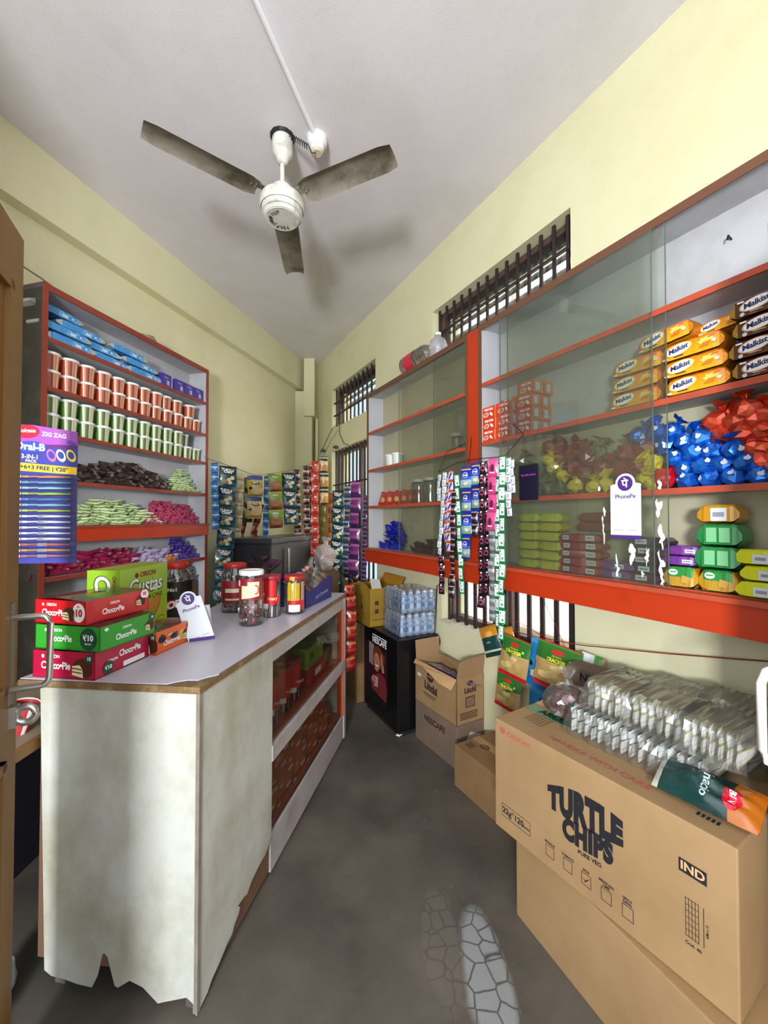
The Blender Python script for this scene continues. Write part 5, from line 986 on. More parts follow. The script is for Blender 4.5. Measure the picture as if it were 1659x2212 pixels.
lst = [(S_blue, (-1.315, 3.12, 1.84), 7, 'light blue sachet strip hanging first, right beside the left cabinet', (0.02, 0)),
 (S_turtle, (-1.245, 3.22, 1.825), 8, 'teal and black crisp packet strip hanging next to the left cabinet down to the counter', (-.035, -.02)),
 (S_cream, (-1.205, 3.38, 1.76), 7, 'pale cream sachet strip right of the long teal crisp strip', (-.05, .0)),
 (S_dkg, (-1.165, 3.46, 1.76), 3, 'short dark green packet strip left of the blue and yellow popcorn packets', (0, 0)),
 (S_act, (-1.115, 3.46, 1.775), 2, 'pair of blue and yellow popcorn packets hanging on the cord', (.03, 0)),
 (S_rust, (-1.21, 3.60, 1.54), 4, 'rust red sachet strip hanging behind the popcorn packets', (-.25, 0)),
 (S_rust, (-1.12, 3.66, 1.54), 4, 'rust red sachet strip hanging behind and right of the popcorn packets', (-.22, 0)),
 (S_blue, (-1.045, 3.60, 1.79), 9, 'light blue sachet strip between the popcorn and the lime green packets', (-.02, 0)),
 (S_anda, (-.985, 3.62, 1.81), 3, 'lime green and tan noodle packet strip in the middle of the cord', (.03, 0)),
 (S_turtle, (-.90, 3.80, 1.84), 3, 'shorter teal and black crisp packet strip right of the lime green strip', (.05, 0)),
 (S_dko, (-.845, 3.88, 1.88), 10, 'dark brown and orange sachet strip left of the silver-brown one', (.03, 0)),
 (S_dko, (-.775, 3.98, 1.93), 9, 'dark sachet strip with orange and silver bands left of the bright red strip', (.03, 0)),
 (S_brn, (-.735, 4.05, 1.93), 13, 'narrow brown sachet strip directly left of the bright red strip', (.02, 0)),
 (S_red, (-.69, 4.02, 1.985), 9, 'bright red sachet strip hanging near the corner', (.0, 0)),
 (S_crb, (-.635, 4.22, 2.06), 3, 'short cream and black packet strip at the right end of the cord', (.02, 0))]
for i, (st, p, n, lbl, ln) in enumerate(lst): hang(st, p, n, RZ+.15*nz(i, 3), lbl, ln, seed=i)
lst = [(S_olive, -4.056, 1.658, 5, 'olive sachet strip hanging on the wall left of the far window', 0), (S_orng, -3.873, 1.667, 6, 'dull orange sachet strip beside the olive one at the far window', 0),
 (S_turtle, -3.690, 1.684, 8, 'dark teal crisp packet strip hanging down in front of the far window', 0), (S_silv, -3.476, 1.722, 8, 'silver and teal pouch strip in front of the far window', 0), (S_mult, -3.317, 1.576, 13, 'narrow blue and violet sachet strip between the silver and purple ones', 0),
 (S_purp, -3.251, 1.738, 6, 'shiny purple pouch strip in front of the far window by the cabinet', 0), (S_mult, -3.076, 1.604, 13, 'narrow blue and violet sachet strip closest to the far cabinet', 0), (S_brn, -3.308, 0.914, 4, 'short brown sachet strip low in front of the far window', 0)]
for i, (st, x, z, n, lbl, _) in enumerate(lst): hang(st, R.p(x, 1.50+.01*(i % 4), z), n, R.a+.55+.1*nz(i, 8), lbl, (-.03, 0), seed=i+20)
b = B(); pts = [(-1.36, 3.04, 1.87), (-1.245, 3.22, 1.83), (-1.115, 3.46, 1.78), (-.985, 3.62, 1.815), (-.845, 3.88, 1.885), (-.69, 4.10, 1.99), (-.635, 4.22, 2.065), (-.58, 4.35, 2.24), (-.50, 4.33, 2.36)]
b.tube(pts, .0025, M('thin_cord', '#6a625a', .7), 6); tag(b.build('packet_twine'), 'thin cord strung from the left cabinet to the far window, carrying the packet strips', 'cord')
vine = M('green_string', '#5e7a3c', .6); b = B()
b.tube([R.p(-4.22, 1.655, 2.408), R.p(-4.35, 1.64, 2.30), R.p(-4.52, 1.63, 2.18)], .004, vine, 6)
b.tube([R.p(-4.0, 1.655, 2.42), R.p(-3.95, 1.64, 2.30), R.p(-3.86, 1.65, 2.19), R.p(-3.75, 1.65, 2.16)], .005, vine, 6); b.tube([R.p(-4.22, 1.655, 2.41), R.p(-4.0, 1.655, 2.44), R.p(-3.86, 1.65, 2.40)], .004, vine, 6)
for x, z in ((-4.44, 2.20), (-4.05, 2.18)): wad(b, .03, M('dark_green_leaf', '#24382a', .5), 3, 1, .3, False, T=TR(*R.p(x, 1.64, z)), sq=(1.3, .4, .7))
tag(b.build('green_twine'), 'frayed green twine tied between the two far windows', 'twine')
b = B(); wad(b, .13, M('dull_white_plastic_bag', '#c3b4ae', .4, dirt=('#9c8c86', 8, .5, .7)), 8, 3, .3, True, sq=(.9, .7, 1.0), tw=.3); tag(b.build('plastic_bag', loc=(-.575, 4.0, 1.02)), 'stuffed off-white plastic bag below the bright red strip', 'bag')
b = B(); b.box(-.12, .12, -.10, .10, 0, .90, M('dark_brown_storage_carton', '#6e5638', .8), bev=.004); tag(b.build('storage_carton', loc=(-.535, 4.02, 0), rz=.5), 'plain brown carton in the far corner under the plastic bag', 'carton')  # one even dark brown for the whole carton
# strips in front of the right cabinets
def d_white(b, w, h, on): b.rect((0, 0, h*.08), w*.5, h*.05, M('small_print_grey', '#8f8f98', .6), on=lambda x, z: on(x, z)-.0006); b.rect((0, 0, -h*.1), w*.15, h*.3, MC['small_print_grey'], on=lambda x, z: on(x, z)-.0006); b.rect((0, 0, h*.42), w*.8, h*.05, M('dark_print', '#33343a', .5), on=lambda x, z: on(x, z)-.0006)
S_wht = strip_style('white_square', [(0, '#c9ced4'), (.5, '#d8dce2'), (.96, '#8e939a')], .027, .040, d_white, .006, .45, coat=.1)
def d_pur(b, w, h, on): b.add([(-w*.45, on(-w*.3, 0)-.0006, -h*.3), (-w*.1, on(0, 0)-.0006, -h*.3), (w*.45, on(w*.3, 0)-.0006, h*.3), (w*.1, on(0, 0)-.0006, h*.3)], [(0, 1, 2, 3)], M('violet_slash', '#4a3a94', .4))
S_pur = strip_style('purple_orange', [(0, '#c85a1c'), (.14, '#d8d4e4'), (.5, '#cfc8e0'), (.86, '#c85a1c')], .036, .058, d_pur, .008)
def d_grn(b, w, h, on): b.rect((0, 0, 0), w*.76, h*.78, M('white_label_panel', '#dfe6e4', .4), on=lambda x, z: on(x, z)-.0005); b.disc((w*.1, 0, -h*.2), w*.15, h*.08, M('green_blob', '#2c8c5c', .5), on=lambda x, z: on(x, z)-.0012, n=10); b.disc((-w*.2, 0, h*.25), w*.09, h*.05, M('dark_print', '#33343a', .5), on=lambda x, z: on(x, z)-.0012, n=8); b.rect((.02*w, 0, h*.08), w*.5, h*.02, MC['dark_print'], on=lambda x, z: on(x, z)-.0012)
S_grn = strip_style('green_white', [(0, '#157a44'), (.5, '#178450'), (.9, '#126c3a')], .036, .0735, d_grn, .008)
def d_blu(b, w, h, on): b.rect((0, 0, h*.36), w*.9, h*.045, M('yellow_band', '#f2c81e', .45), on=lambda x, z: on(x, z)-.0006); b.disc((-.0*w, 0, h*.12), w*.26, h*.13, M('pale_blue_print', '#b0b0dc', .5), on=lambda x, z: on(x, z)-.0006, n=18); b.disc((0, 0, h*.11), w*.20, h*.09, M('deep_blue_print', '#1f3cae', .4), on=lambda x, z: on(x, z)-.0012, n=18); b.text('Comfy', w*.16, white, (0, 0, h*.11), bold=.05, shear=.2, on=lambda x, z: on(x, z)-.0022); b.disc((.05*w, 0, -h*.24), w*.2, h*.08, crm, on=lambda x, z: on(x, z)-.0006, n=14)
S_blu = strip_style('deep_blue_sachet', [(0, '#1630a0'), (.08, '#7ca88c'), (.22, '#9ab8d0'), (.42, '#3c64b8'), (.55, '#1630a0'), (1, '#1630a0')], .073, .125, d_blu, .018, axis=1)
def d_blkp(b, w, h, on): b.disc((0, 0, 0), w*.30, h*.26, M('dusky_pink_print', '#a8446a', .4), on=lambda x, z: on(x, z)-.0006, n=16); b.disc((0, 0, -h*.02), w*.24, h*.12, blk, on=lambda x, z: on(x, z)-.0012, n=14); b.rect((0, 0, h*.38), w*.3, h*.12, white, on=lambda x, z: on(x, z)-.0008)
S_blk = strip_style('black_pink', [(0, '#1c1214'), (.5, '#2c1a20'), (.9, '#141012')], .040, .062, d_blkp, .014, .22)
def d_hp(b, w, h, on): b.disc((0, 0, -h*.05), w*.2, h*.22, M('dark_pink_bottle', '#5c1c38', .4), on=lambda x, z: on(x, z)-.0008, n=12); b.rect((0, 0, -h*.3), w*.5, h*.06, white, on=lambda x, z: on(x, z)-.0008)
S_hp = strip_style('hot_pink', [(0, '#c43c7a'), (.5, '#d8508c'), (.95, '#b03068')], .050, .088, d_hp, .014, .25)
S_clr = strip_style('silver_clear', [(0, '#8c9094'), (.3, '#c4c8cc'), (.5, '#6c7074'), (.75, '#b4b8bc')], .034, .075, None, .010, .2, .4)
S_dkp = strip_style('maroon_silver', [(0, '#3c1c24'), (.4, '#8c8488'), (.6, '#2c1418'), (.9, '#a8a4a0')], .034, .066, None, .014, .22, .3)
A = R.a+math.radians(9)
near = [(S_wht, -1.919, 1.667, 1.43, 4, 'short white square sachet strip at the left end of the near bundle', -.04), (S_wht, -1.852, 1.671, 1.42, 12, 'long white square sachet strip, second from the left in the near bundle', -.10),
 (S_pur, -1.793, 1.673, 1.42, 8, 'purple, white and orange sachet strip in the near bundle', -.06), (S_pur, -1.876, 1.665, 1.455, 7, 'purple, white and orange sachet strip half behind the white ones', -.02), (S_blk, -1.947, 1.322, 1.46, 6, 'dark pink-spotted sachet strip low behind the white strips', .02),
 (S_dkp, -1.759, 1.553, 1.405, 9, 'maroon and silver sachet strip left of the green and white pair', -.02), (S_grn, -1.749, 1.650, 1.42, 9, 'green and white square sachet strip left of the blue sachets', .06), (S_grn, -1.751, 1.379, 1.44, 5, 'green and white square sachet strip tucked behind its twin left of the blue sachets', .05),
 (S_blu, -1.677, 1.683, 1.425, 4, 'deep blue sachet strip with yellow bands, the left one of two', 0), (S_blu, -1.617, 1.697, 1.44, 3, 'deep blue sachet strip with yellow bands, the right one of two', 0),
 (S_clr, -1.701, 1.329, 1.45, 1, 'clear sachet hanging below the left blue strip', 0), (S_dkp, -1.596, 1.440, 1.41, 2, 'small maroon and silver sachets over the right blue strip', 0),
 (S_blk, -1.529, 1.688, 1.41, 12, 'black sachet strip with pink spots in the middle of the near bundle', -.02), (S_blk, -1.508, 1.692, 1.43, 11, 'black sachet strip with pink spots half behind the hot pink strip', -.02), (S_hp, -1.455, 1.697, 1.41, 4, 'short hot pink sachet strip', -.06), (S_clr, -1.485, 1.416, 1.425, 7, 'silvery clear sachet strip below the hot pink one', 0),
 (S_grn, -1.445, 1.674, 1.425, 11, 'green and white sachet strip just behind the longest one', 0), (S_grn, -1.392, 1.702, 1.405, 12, 'longest green and white sachet strip, reaching down to the crisp packets', -.01),
 (S_wht, -1.372, 1.691, 1.42, 7, 'white crumpled sachet strip just right of the longest green strip', .02), (S_wht, -1.361, 1.682, 1.43, 4, 'short white crumpled sachet strip, last on the right of the near bundle', .05)]
for i, (st, x, z, D, n, lbl, ln) in enumerate(near): hang(st, R.p(x, D, z), n, A, lbl, (ln, 0), seed=i+40, swing=.05)
b = B(); b.tube([R.p(-1.935, 1.435, 1.68), R.p(-1.75, 1.43, 1.715), R.p(-1.6, 1.43, 1.715), R.p(-1.40, 1.43, 1.70), R.p(-1.36, 1.44, 1.74), R.p(-1.33, 1.48, 1.80), R.p(-1.40, 1.49, 1.86)], .002, black, 6)
b.tube([R.p(-1.935, 1.435, 1.68), R.p(-1.90, 1.47, 1.80), R.p(-1.765, 1.50, 1.83)], .002, black, 6); b.tube([R.p(-1.66, 1.43, 1.70), R.p(-1.70, 1.48, 1.80), R.p(-1.72, 1.503, 1.86)], .002, black, 6)
tag(b.build('hanging_wire'), 'thin black wire tied to the cabinets that carries the near bundle of sachet strips', 'wire')
# ================================================================ CARTONS ON THE FLOOR
kraft = M('kraft_cardboard', '#9f8059', .78, dirt=('#8f704a', 4, .4, .75), bump=.04, bs=90); kraft2 = M('aged_kraft_cardboard', '#8c6c46', .8, dirt=('#7a5c3a', 5, .4, .75), bump=.04, bs=90); kin = M('cardboard_inner', '#9c7a58', .85)
ink = M('black_carton_ink', '#121218', .8); rink = M('faded_red_ink', '#b05a4c', .75); kedge = M('cardboard_edge', '#b89468', .85); bink = M('brown_ink', '#3a2620', .7); tape = M('clear_brown_tape', '#a88a5c', .3)
def carton(name, corner, ang, L_, Dp, Hh, mat, label, seam=True, topopen=False):
    """front face is y=0 from x=0 (far end) to L_ (near end)"""
    t = empty(name, corner, ang, label, 'carton'); b = B()
    if not topopen: b.box(0, L_, 0, Dp, 0, Hh, mat, bev=.004)
    else:
        w = .005
        for a in ((0, L_, 0, w), (0, L_, Dp-w, Dp), (0, w, 0, Dp), (L_-w, L_, 0, Dp)): b.box(a[0], a[1], a[2], a[3], 0, Hh, mat)
        b.box(0, L_, 0, Dp, 0, w, mat)
    b.build('carton_body', t)
    if seam and not topopen: b = B(); b.box(.002, L_-.002, Dp/2-.025, Dp/2+.025, Hh-.0005, Hh+.0008, tape); b.build('tape', t)
    return t
fx_, fz_ = (1, 0, 0), (0, 0, 1)
# big carton under the chips carton
AL = math.atan2(-.298, .1335)
t = carton('big_carton', (.470, 1.455, 0), AL, .78, .46, .298, kraft, 'large plain kraft carton on the floor, under the printed chips carton')
# printed carton
AT = math.atan2(-.586, .369)
T0 = (.403, 1.477, .300)
t = carton('chips_carton', T0, AT, .692, .50, .380, kraft, 'large kraft carton printed in black with turtle chips lettering, nearest on the right')
y = -.0012; Lt, Ht = .692, .38
def arch(w, amp, k0):       # lettering that swells in the middle
    return lambda x, z: (x, z*(1+amp*(1-(2*x/w)**2))+k0*(1-(2*x/w)**2))
b = B(); b.text('TURTLE', .076, ink, (.334, y, .236), X=(1, 0, .12), bold=.075, sx=.80, ls=1.08, warp=arch(.25, .55, .006)); b.text('CHIPS', .066, ink, (.345, y, .168), X=(1, 0, .13), bold=.075, sx=.80, ls=1.1, warp=arch(.18, .30, .0)); b.text('PURE VEG', .016, ink, (.354, y, .124), X=(1, 0, .1), bold=.03)
b.build('lettering', t)
b = B()
def frame(b, cx, cz, w, h, th, m, y=y):
    for a in ((cx-w/2, cz, th, h), (cx+w/2, cz, th, h)): b.rect((a[0], y, a[1]), a[2], a[3], m)
    for a in ((cx, cz-h/2, w+th, th), (cx, cz+h/2, w+th, th)): b.rect((a[0], y, a[1]), a[2], a[3], m)
for i, (x, s_) in enumerate(((.225, 'MASALA'), (.286, 'TOMATO'), (.344, 'BCG'), (.402, 'MEXICAN\nLIME'), (.459, 'SPICY\nDEVIL'))): b = B(); frame(b, x, .055, .028, .034, .0014, ink); b.text(s_, .0095, ink, (x, y, .080 if '\n' not in s_ else .084), bold=.03); i == 2 and b.add([(.334, y, .056), (.341, y, .047), (.356, y, .066), (.341, y, .052)], [(0, 1, 2, 3)], ink); b.build('flavour_box', t)
b = B(); frame(b, .092, .074, .118, .042, .0014, ink); b.text('22g*120', .027, ink, (.080, y, .074), bold=.025); b.text('packs', .012, ink, (.136, y, .070), bold=.02); b.build('count_mark', t)
b = B(); b.rect((.607, y, .272), .056, .031, ink); b.text('IND', .028, M('carton_paper_print', '#c8a478', .8), (.607, y-.0006, .272), bold=.03); b.build('country_mark', t)
b = B(); b.disc((.036, y, .350), .013, .012, rink); b.text('ORION', .024, rink, (.103, y, .346), bold=.03, sx=1.25); b.build('brand_mark', t)
b = B()
for i in range(5): b.rect((.592+i*.0065, y, .158), .001, .092, ink)
for i in range(7): b.rect((.605, y, .114+i*.0145), .027, .001, ink)
b.rect((.628, y, .158), .0012, .09, ink); b.text('8.8kg x 12', .007, ink, (.635, y, .155), X=(0, 0, 1), Z=(-1, 0, 0), bold=.02); b.text('Cod. 40', .010, ink, (.607, y, .098), bold=.02); b.build('stack_diagram', t)
b = B(); b.text('HANDLE WITH CARE', .032, rink, (.34, .055, Ht+.0012), (1, 0, 0), (0, 1, 0), bold=.015); b.build('care_lettering', t)
b = B(); X_, Y_ = (1, 0, 0), (0, 1, 0)
for i in range(6): b.rect((.06+.014*i, .12, Ht+.001), .0012, .07, MC['black_carton_ink'], X=X_, Z=Y_)
for i in range(5): b.rect((.095, .087+.016*i, Ht+.001), .075, .0012, MC['black_carton_ink'], X=X_, Z=Y_)
for i in range(5): b.rect((.60+.010*i, .055, Ht+.001), .006, .016, MC['black_carton_ink'], X=X_, Z=Y_)
b.build('top_print', t)
b = B(); b.box(.01, .3, .16, .20, Ht-.0002, Ht+.0012, M('green_tape', '#1a7a50', .35)); b.text('ARCUZI', .04, ink, (.13, .18, Ht+.002), X_, Y_, bold=.05); b.build('green_tape', t)
# mid carton, lichi stack
AR = R.a+math.radians(0)
t = carton('brown_carton', (.374-.003, 2.148, 0), math.atan2(-.254, .141), .60, .29, .213, kraft2, 'low brown carton on the floor between the litchi carton and the printed chips carton')
b = B(); b.disc((.10, .12, .2145), .028, .018, bink, X=X_, Z=Y_, rot=.2); b.disc((.10, .12, .2152), .022, .010, kraft2, X=X_, Z=Y_, rot=.2); b.disc((.24, .17, .2145), .022, .014, bink, X=X_, Z=Y_)
for i in range(4): b.rect((.05+.0*i, .05+.012*i, .2146), .05, .004, bink, X=X_, Z=Y_)
b.disc((.41, -.0012, .14), .026, .02, bink); b.text('Z', .05, bink, (.40, -.0012, .06), bold=.05); b.build('carton_print', t)
AK = math.atan2(-.351, .202)
t = carton('coffee_carton', (.203, 2.619, 0), AK, .405, .205, .240, M('grey_brown_kraft', '#7c6656', .8, dirt=('#6c5a4c', 5, .4, .75)), 'grey-brown carton on the floor under the open litchi carton')  # grey-brown board, mottled at random
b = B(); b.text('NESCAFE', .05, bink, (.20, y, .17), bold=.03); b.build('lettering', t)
b = B(); b.add([(.4065, .04, .02), (.4065, .18, .02), (.4065, .18, .16), (.4065, .10, .19), (.4065, .05, .13)], [(0, 1, 2, 3, 4)], M('torn_plastic_strip', '#c8bcae', .3)); b.build('torn_film', t)
t = carton('litchi_carton', (.203, 2.619, .2415), AK, .405, .205, .260, kraft, 'open kraft carton with litchi printing and purple packets inside, against the wall', topopen=True)
b = B(); b.prism([(0, 0, 0), (0, .19, 0), (-.01, .19, .115), (-.01, .0, .115)], kin, (.004, 0, 0), T=TR(0, .005, .26)); b.build('flap', t)
b = B(); b.prism([(0, 0, 0), (0, .195, 0), (.018, .195, .12), (.018, .0, .10)], kin, (.004, 0, 0), T=TR(.40, .005, .26)); b.build('flap', t)
b = B(); b.add([(.0, 0, .26), (.405, 0, .26), (.385, -.022, .20), (.30, -.045, .215), (.12, -.03, .25), (.0, -.015, .235)], [(0, 1, 2, 3, 4, 5)], kedge); b.build('flap', t)
b = B(); b.prism([(.06, .19, .26), (.40, .19, .26), (.37, .10, .272), (.08, .12, .30)], kin, (0, 0, .004)); b.build('flap', t)
b = B(); b.disc((.16, y, .195), .035, .033, bink, n=20); b.text('mango', .02, kraft, (.16, y-.0006, .197), bold=.03); b.text('Litchi', .062, bink, (.165, y-.0002, .128), (.99, 0, -.1), bold=.06, sx=.95); b.rect((.15, y, .082), .13, .005, bink); b.rect((.16, y, .070), .10, .004, bink); b.rect((.045, y, .175), .04, .018, M('white_sticker', '#d8d4cc', .5)); b.build('carton_print', t)
b = B(); xq = .4062; b.disc((xq, .10, .225), .022, .014, bink, X=(0, 1, 0)); b.text('Litchi', .04, bink, (xq, .10, .185), (0, 1, 0), bold=.05); b.rect((xq, .10, .12), .07, .06, bink, X=(0, 1, 0)); b.rect((xq+.0006, .10, .12), .06, .05, M('printed_brown_block', '#7c6244', .8), X=(0, 1, 0))
for i in range(4): b.rect((xq, .09, .030+.011*i), .13, .005, bink, X=(0, 1, 0))
b.build('side_print', t)
lm = M('lilac_clear_packet', '#8d7f9c', .2, coat=.7, dirt=('#c8c0d4', 12, .5, .7)); pr_ = []
for k in range(3):
    b = B(); pillow(b, .10, .13, .03, lm, 6, 8, 30+k*5, wr=.7); pr_.append(Proto(b.build('jelly_packet')))
ca, sa = math.cos(AK), math.sin(AK)
for i in range(10):
    x, yq = .05+.036*i, .07+.05*(i % 2); pr_[i % 3].put((.203+ca*x-sa*yq, 2.619+sa*x+ca*yq, .2415+.215+.01*nz(i, 1)), 0, 'lilac clear jelly packet inside the open litchi carton', 'packet', 'packets in the litchi carton', rot=(1.25+.3*nz(i, 2), .2*nz(i, 4), AK+nz(i, 6)))
# black coffee machine stand
AN = math.atan2(-.434, .226)
st = empty('coffee_machine_stand', (-.152, 3.053, 0), AN, 'glossy black coffee machine stand with a poster of a smiling woman', 'machine stand')
gb = M('gloss_black_panel', '#0d0d10', .3); b = B(); b.box(0, .515, 0, .30, .03, .615, gb, bev=.012); b.box(-.004, .519, -.004, .304, .600, .622, gb, bev=.004); b.build('stand_body', st)
b = B(); b.box(.02, .50, .02, .28, 0, .032, M('plinth_black', '#141414', .7)); b.build('plinth', st)
b = B(); b.text('NESCAFÉ', .062, white, (.265, y-.003, .545), bold=.03, sx=.86); b.rect((.27, y-.003, .580), .22, .006, white); b.build('lettering', st)
# poster: dark red scene with a woman holding a mug
pst = M('poster_dark_red', '#3c1418', .4, dirt=('#18142a', 5, .4, .65)); skin = M('poster_skin', '#b87860', .5); hair = M('poster_hair', '#6c3018', .5); mug = M('poster_mug', '#b8988c', .5); swt = M('poster_sweater', '#74262a', .5); lite = M('poster_window_light', '#8c7c78', .5)
b = B(); b.rect((.20, -.0135+.012, .315), .36, .40, pst); b.build('poster', st)
b = B(); e0 = -.0022
def pol(pts, m, k): b.add([(.02+.36*u, e0-.0004*k, .115+.40*v) for u, v in pts], [tuple(range(len(pts)))], m)
pol([(.22, .62), (.42, .60), (.45, .98), (.22, 1.0)], lite, 1); pol([(.0, 0), (1, 0), (1, .20), (.4, .22), (.05, .35)], M('poster_black', '#0f0e12', .5), 1)
pol([(.35, .18), (.95, .12), (1.0, .35), (.92, .50), (.78, .56), (.55, .50), (.42, .42), (.30, .30)], swt, 2)
b.disc((.02+.36*.64, e0-.0012, .115+.40*.80), .085, .072, hair, n=22, rot=-.5); pol([(.42, .80), (.40, .66), (.44, .58), (.50, .60), (.52, .82)], hair, 3)
b.disc((.02+.36*.58, e0-.0018, .115+.40*.72), .048, .058, skin, n=22, rot=.12); pol([(.48, .56), (.62, .54), (.64, .62), (.52, .64)], skin, 4)
pol([(.80, .58), (.90, .60), (.86, .74), (.82, .88), (.76, .90), (.74, .78)], skin, 6); pol([(.74, .96), (.92, .88), (.90, .72), (.84, .70), (.80, .90), (.72, .90)], hair, 7)
for u in (.52, .64): b.disc((.02+.36*u, e0-.003, .115+.40*.745), .008, .0035, hair, n=10)
for u in (.52, .64): pol([(u-.03, .785), (u+.03, .79), (u+.03, .797), (u-.03, .793)], hair, 8)
pol([(.575, .735), (.60, .69), (.565, .685)], M('poster_skin_shadow', '#9a5c48', .5), 8); pol([(.51, .665), (.66, .665), (.62, .635), (.55, .635)], white, 8); pol([(.50, .668), (.585, .660), (.67, .668), (.585, .672)], M('poster_lips', '#8c2c2c', .5), 9)
pol([(.44, .44), (.64, .46), (.62, .28), (.46, .26)], mug, 7); pol([(.34, .34), (.50, .30), (.52, .42), (.46, .46), (.36, .40)], skin, 8)
for k in range(4): pol([(.44, .43-.035*k), (.53, .44-.035*k), (.53, .415-.035*k), (.44, .405-.035*k)], MC['poster_skin_shadow'] if k % 2 else skin, 10+k)
b.build('poster_picture', st)
# water bottle packs
def water(loc, rz, label):
    t = empty('water_bottle_pack', loc, rz, label, 'bottle pack'); bw = M('clear_water_plastic', '#a9c4dc', .12, coat=.5); bl_ = M('water_blue_label', '#2c7cb4', .35, ramp=(0, [(0, '#dfe8f0'), (.12, '#2f86c0'), (.3, '#e4ecf4'), (.5, '#2f86c0'), (.68, '#dfe8f0'), (.85, '#2f86c0')])); r_ = .0265
    pb = None
    for i in range(5):
        for j in range(5):
            if pb is None:
                b = B(); b.lathe([(r_*.9, 0), (r_, .004), (r_, .035), (r_*.93, .05), (r_, .065), (r_, .098), (r_*.8, .115), (.012, .128)], bw, 16); bo = b.build('bottle', t); b = B(); b.lathe([(r_*1.01, .03), (r_*.97, .05), (r_*1.01, .092)], bl_, 16, cap=False); lo = b.build('bottle_label', bo); b = B(); b.lathe([(.0145, .126), (.0145, .144), (.012, .146)], M('white_bottle_cap', '#dfe4ea', .35), 14); co = b.build('bottle_cap', bo); pb = (bo, lo, co); o = bo
            else:
                if 0 < i < 4 and 0 < j < 4: continue
                o = bo.copy(); COL.objects.link(o); o.parent = t
                for c in (lo, co): q_ = c.copy(); COL.objects.link(q_); q_.parent = o
            o.location = (.028+i*.0545, .028+j*.0545, .001); o.rotation_euler = (0, 0, i*1.7+j*2.3)
    b = B(); b.box(-.002, .276, -.002, .276, .0, .146, glass_mat('pack_shrink_film', '#f2f4fa', .16, .10, .10, '#d4d8e4'), bev=.016); b.build('shrink_film', t)
    return t
SA = math.radians(-65)
water((-.008, 2.898, .623), SA, 'lower shrink-wrapped pack of small water bottles on the black stand')
water((-.004, 2.905, .776), SA+.03, 'upper shrink-wrapped pack of small water bottles, stacked on the other')
# yellow carton and the stack behind the stand
ykr = M('yellow_brown_carton', '#9c7a1e', .75, dirt=('#84661a', 6, .4, .75))
t = carton('milk_carton_box', (-.262, 3.20, .623), math.atan2(-.30, .158), .335, .26, .275, ykr, 'yellow-brown open carton standing beside the water packs on the black stand', topopen=True)
b = B(); b.disc((.10, y, .20), .014, .022, bink); b.disc((.10, y, .13), .035, .03, bink, star=.2); b.disc((.10, y-.0006, .13), .028, .023, ykr, star=.2); frame(b, .22, .14, .055, .12, .002, bink); b.disc((.21, y-.001, .13), .012, .02, bink); b.rect((.10, y, .055), .12, .008, bink, X=(.99, 0, -.08)); b.disc((.17, y-.0008, .075), .03, .02, M('orange_ink', '#c8641c', .7)); b.build('carton_print', t)
b = B(); b.rect((.3362, .06, .17), .03, .03, bink, X=(0, 1, 0)); b.rect((.3362, .06, .11), .03, .03, bink, X=(0, 1, 0)); b.rect((.3362, .07, .05), .09, .005, bink, X=(0, 1, 0)); b.build('side_print', t)
b = B(); b.add([(.335, .02, .275), (.335, .10, .275), (.30, .10, .335), (.30, .02, .345)], [(0, 1, 2, 3)], M('pale_flap', '#b4b4b0', .7)); b.add([(.10, .0, .275), (.335, .0, .275), (.30, -.0, .295), (.12, .04, .30)], [(0, 1, 2, 3)], ykr); b.build('flap', t)
b = B(); b.add([(0, .26, .275), (.335, .26, .275), (.335, .30, .34), (0, .30, .34)], [(0, 1, 2, 3)], M('amber_flap', '#b07c1c', .7)); b.build('flap', t)
t = carton('brown_carton', (-.375, 3.41, 0), math.atan2(-.30, .158), .36, .24, .61, kraft2, 'tall brown carton behind the black stand, under the yellow-brown carton')
b = B(); frame(b, .26, .50, .10, .12, .006, bink); b.rect((.26, y, .50), .06, .05, bink); b.build('carton_print', t)
# bags on top of the printed carton
def TP(x, yy, z): c, s_ = math.cos(AT), math.sin(AT); return (T0[0]+c*x-s_*yy, T0[1]+s_*x+c*yy, T0[2]+Ht+z)
wp = M('white_pouch_back', '#d8d7d0', .6, coat=0, ramp=(0, [(0, '#b4b07c'), (.08, '#e6e6e0'), (.26, '#bcbab0'), (.30, '#e6e5de'), (.45, '#aaaa6a'), (.55, '#e8e8e2'), (.80, '#c4c2b8'), (.83, '#e6e4de'), (.94, '#b0ac7c')])); wg = M('white_green_pouch_back', '#d8d8d2', .6, coat=0, ramp=(0, [(0, '#2c4c44'), (.05, '#e2e4e0'), (.28, '#b8bab4'), (.32, '#e2e3de'), (.47, '#24504a'), (.53, '#e4e5e0'), (.80, '#bcbcb4'), (.84, '#e2e3de'), (.96, '#24504a')])); blk2 = MC['black_print']
clearf = glass_mat('crinkled_clear_bag', '#fafafa', .16, .05, .18, '#e0e0dc')
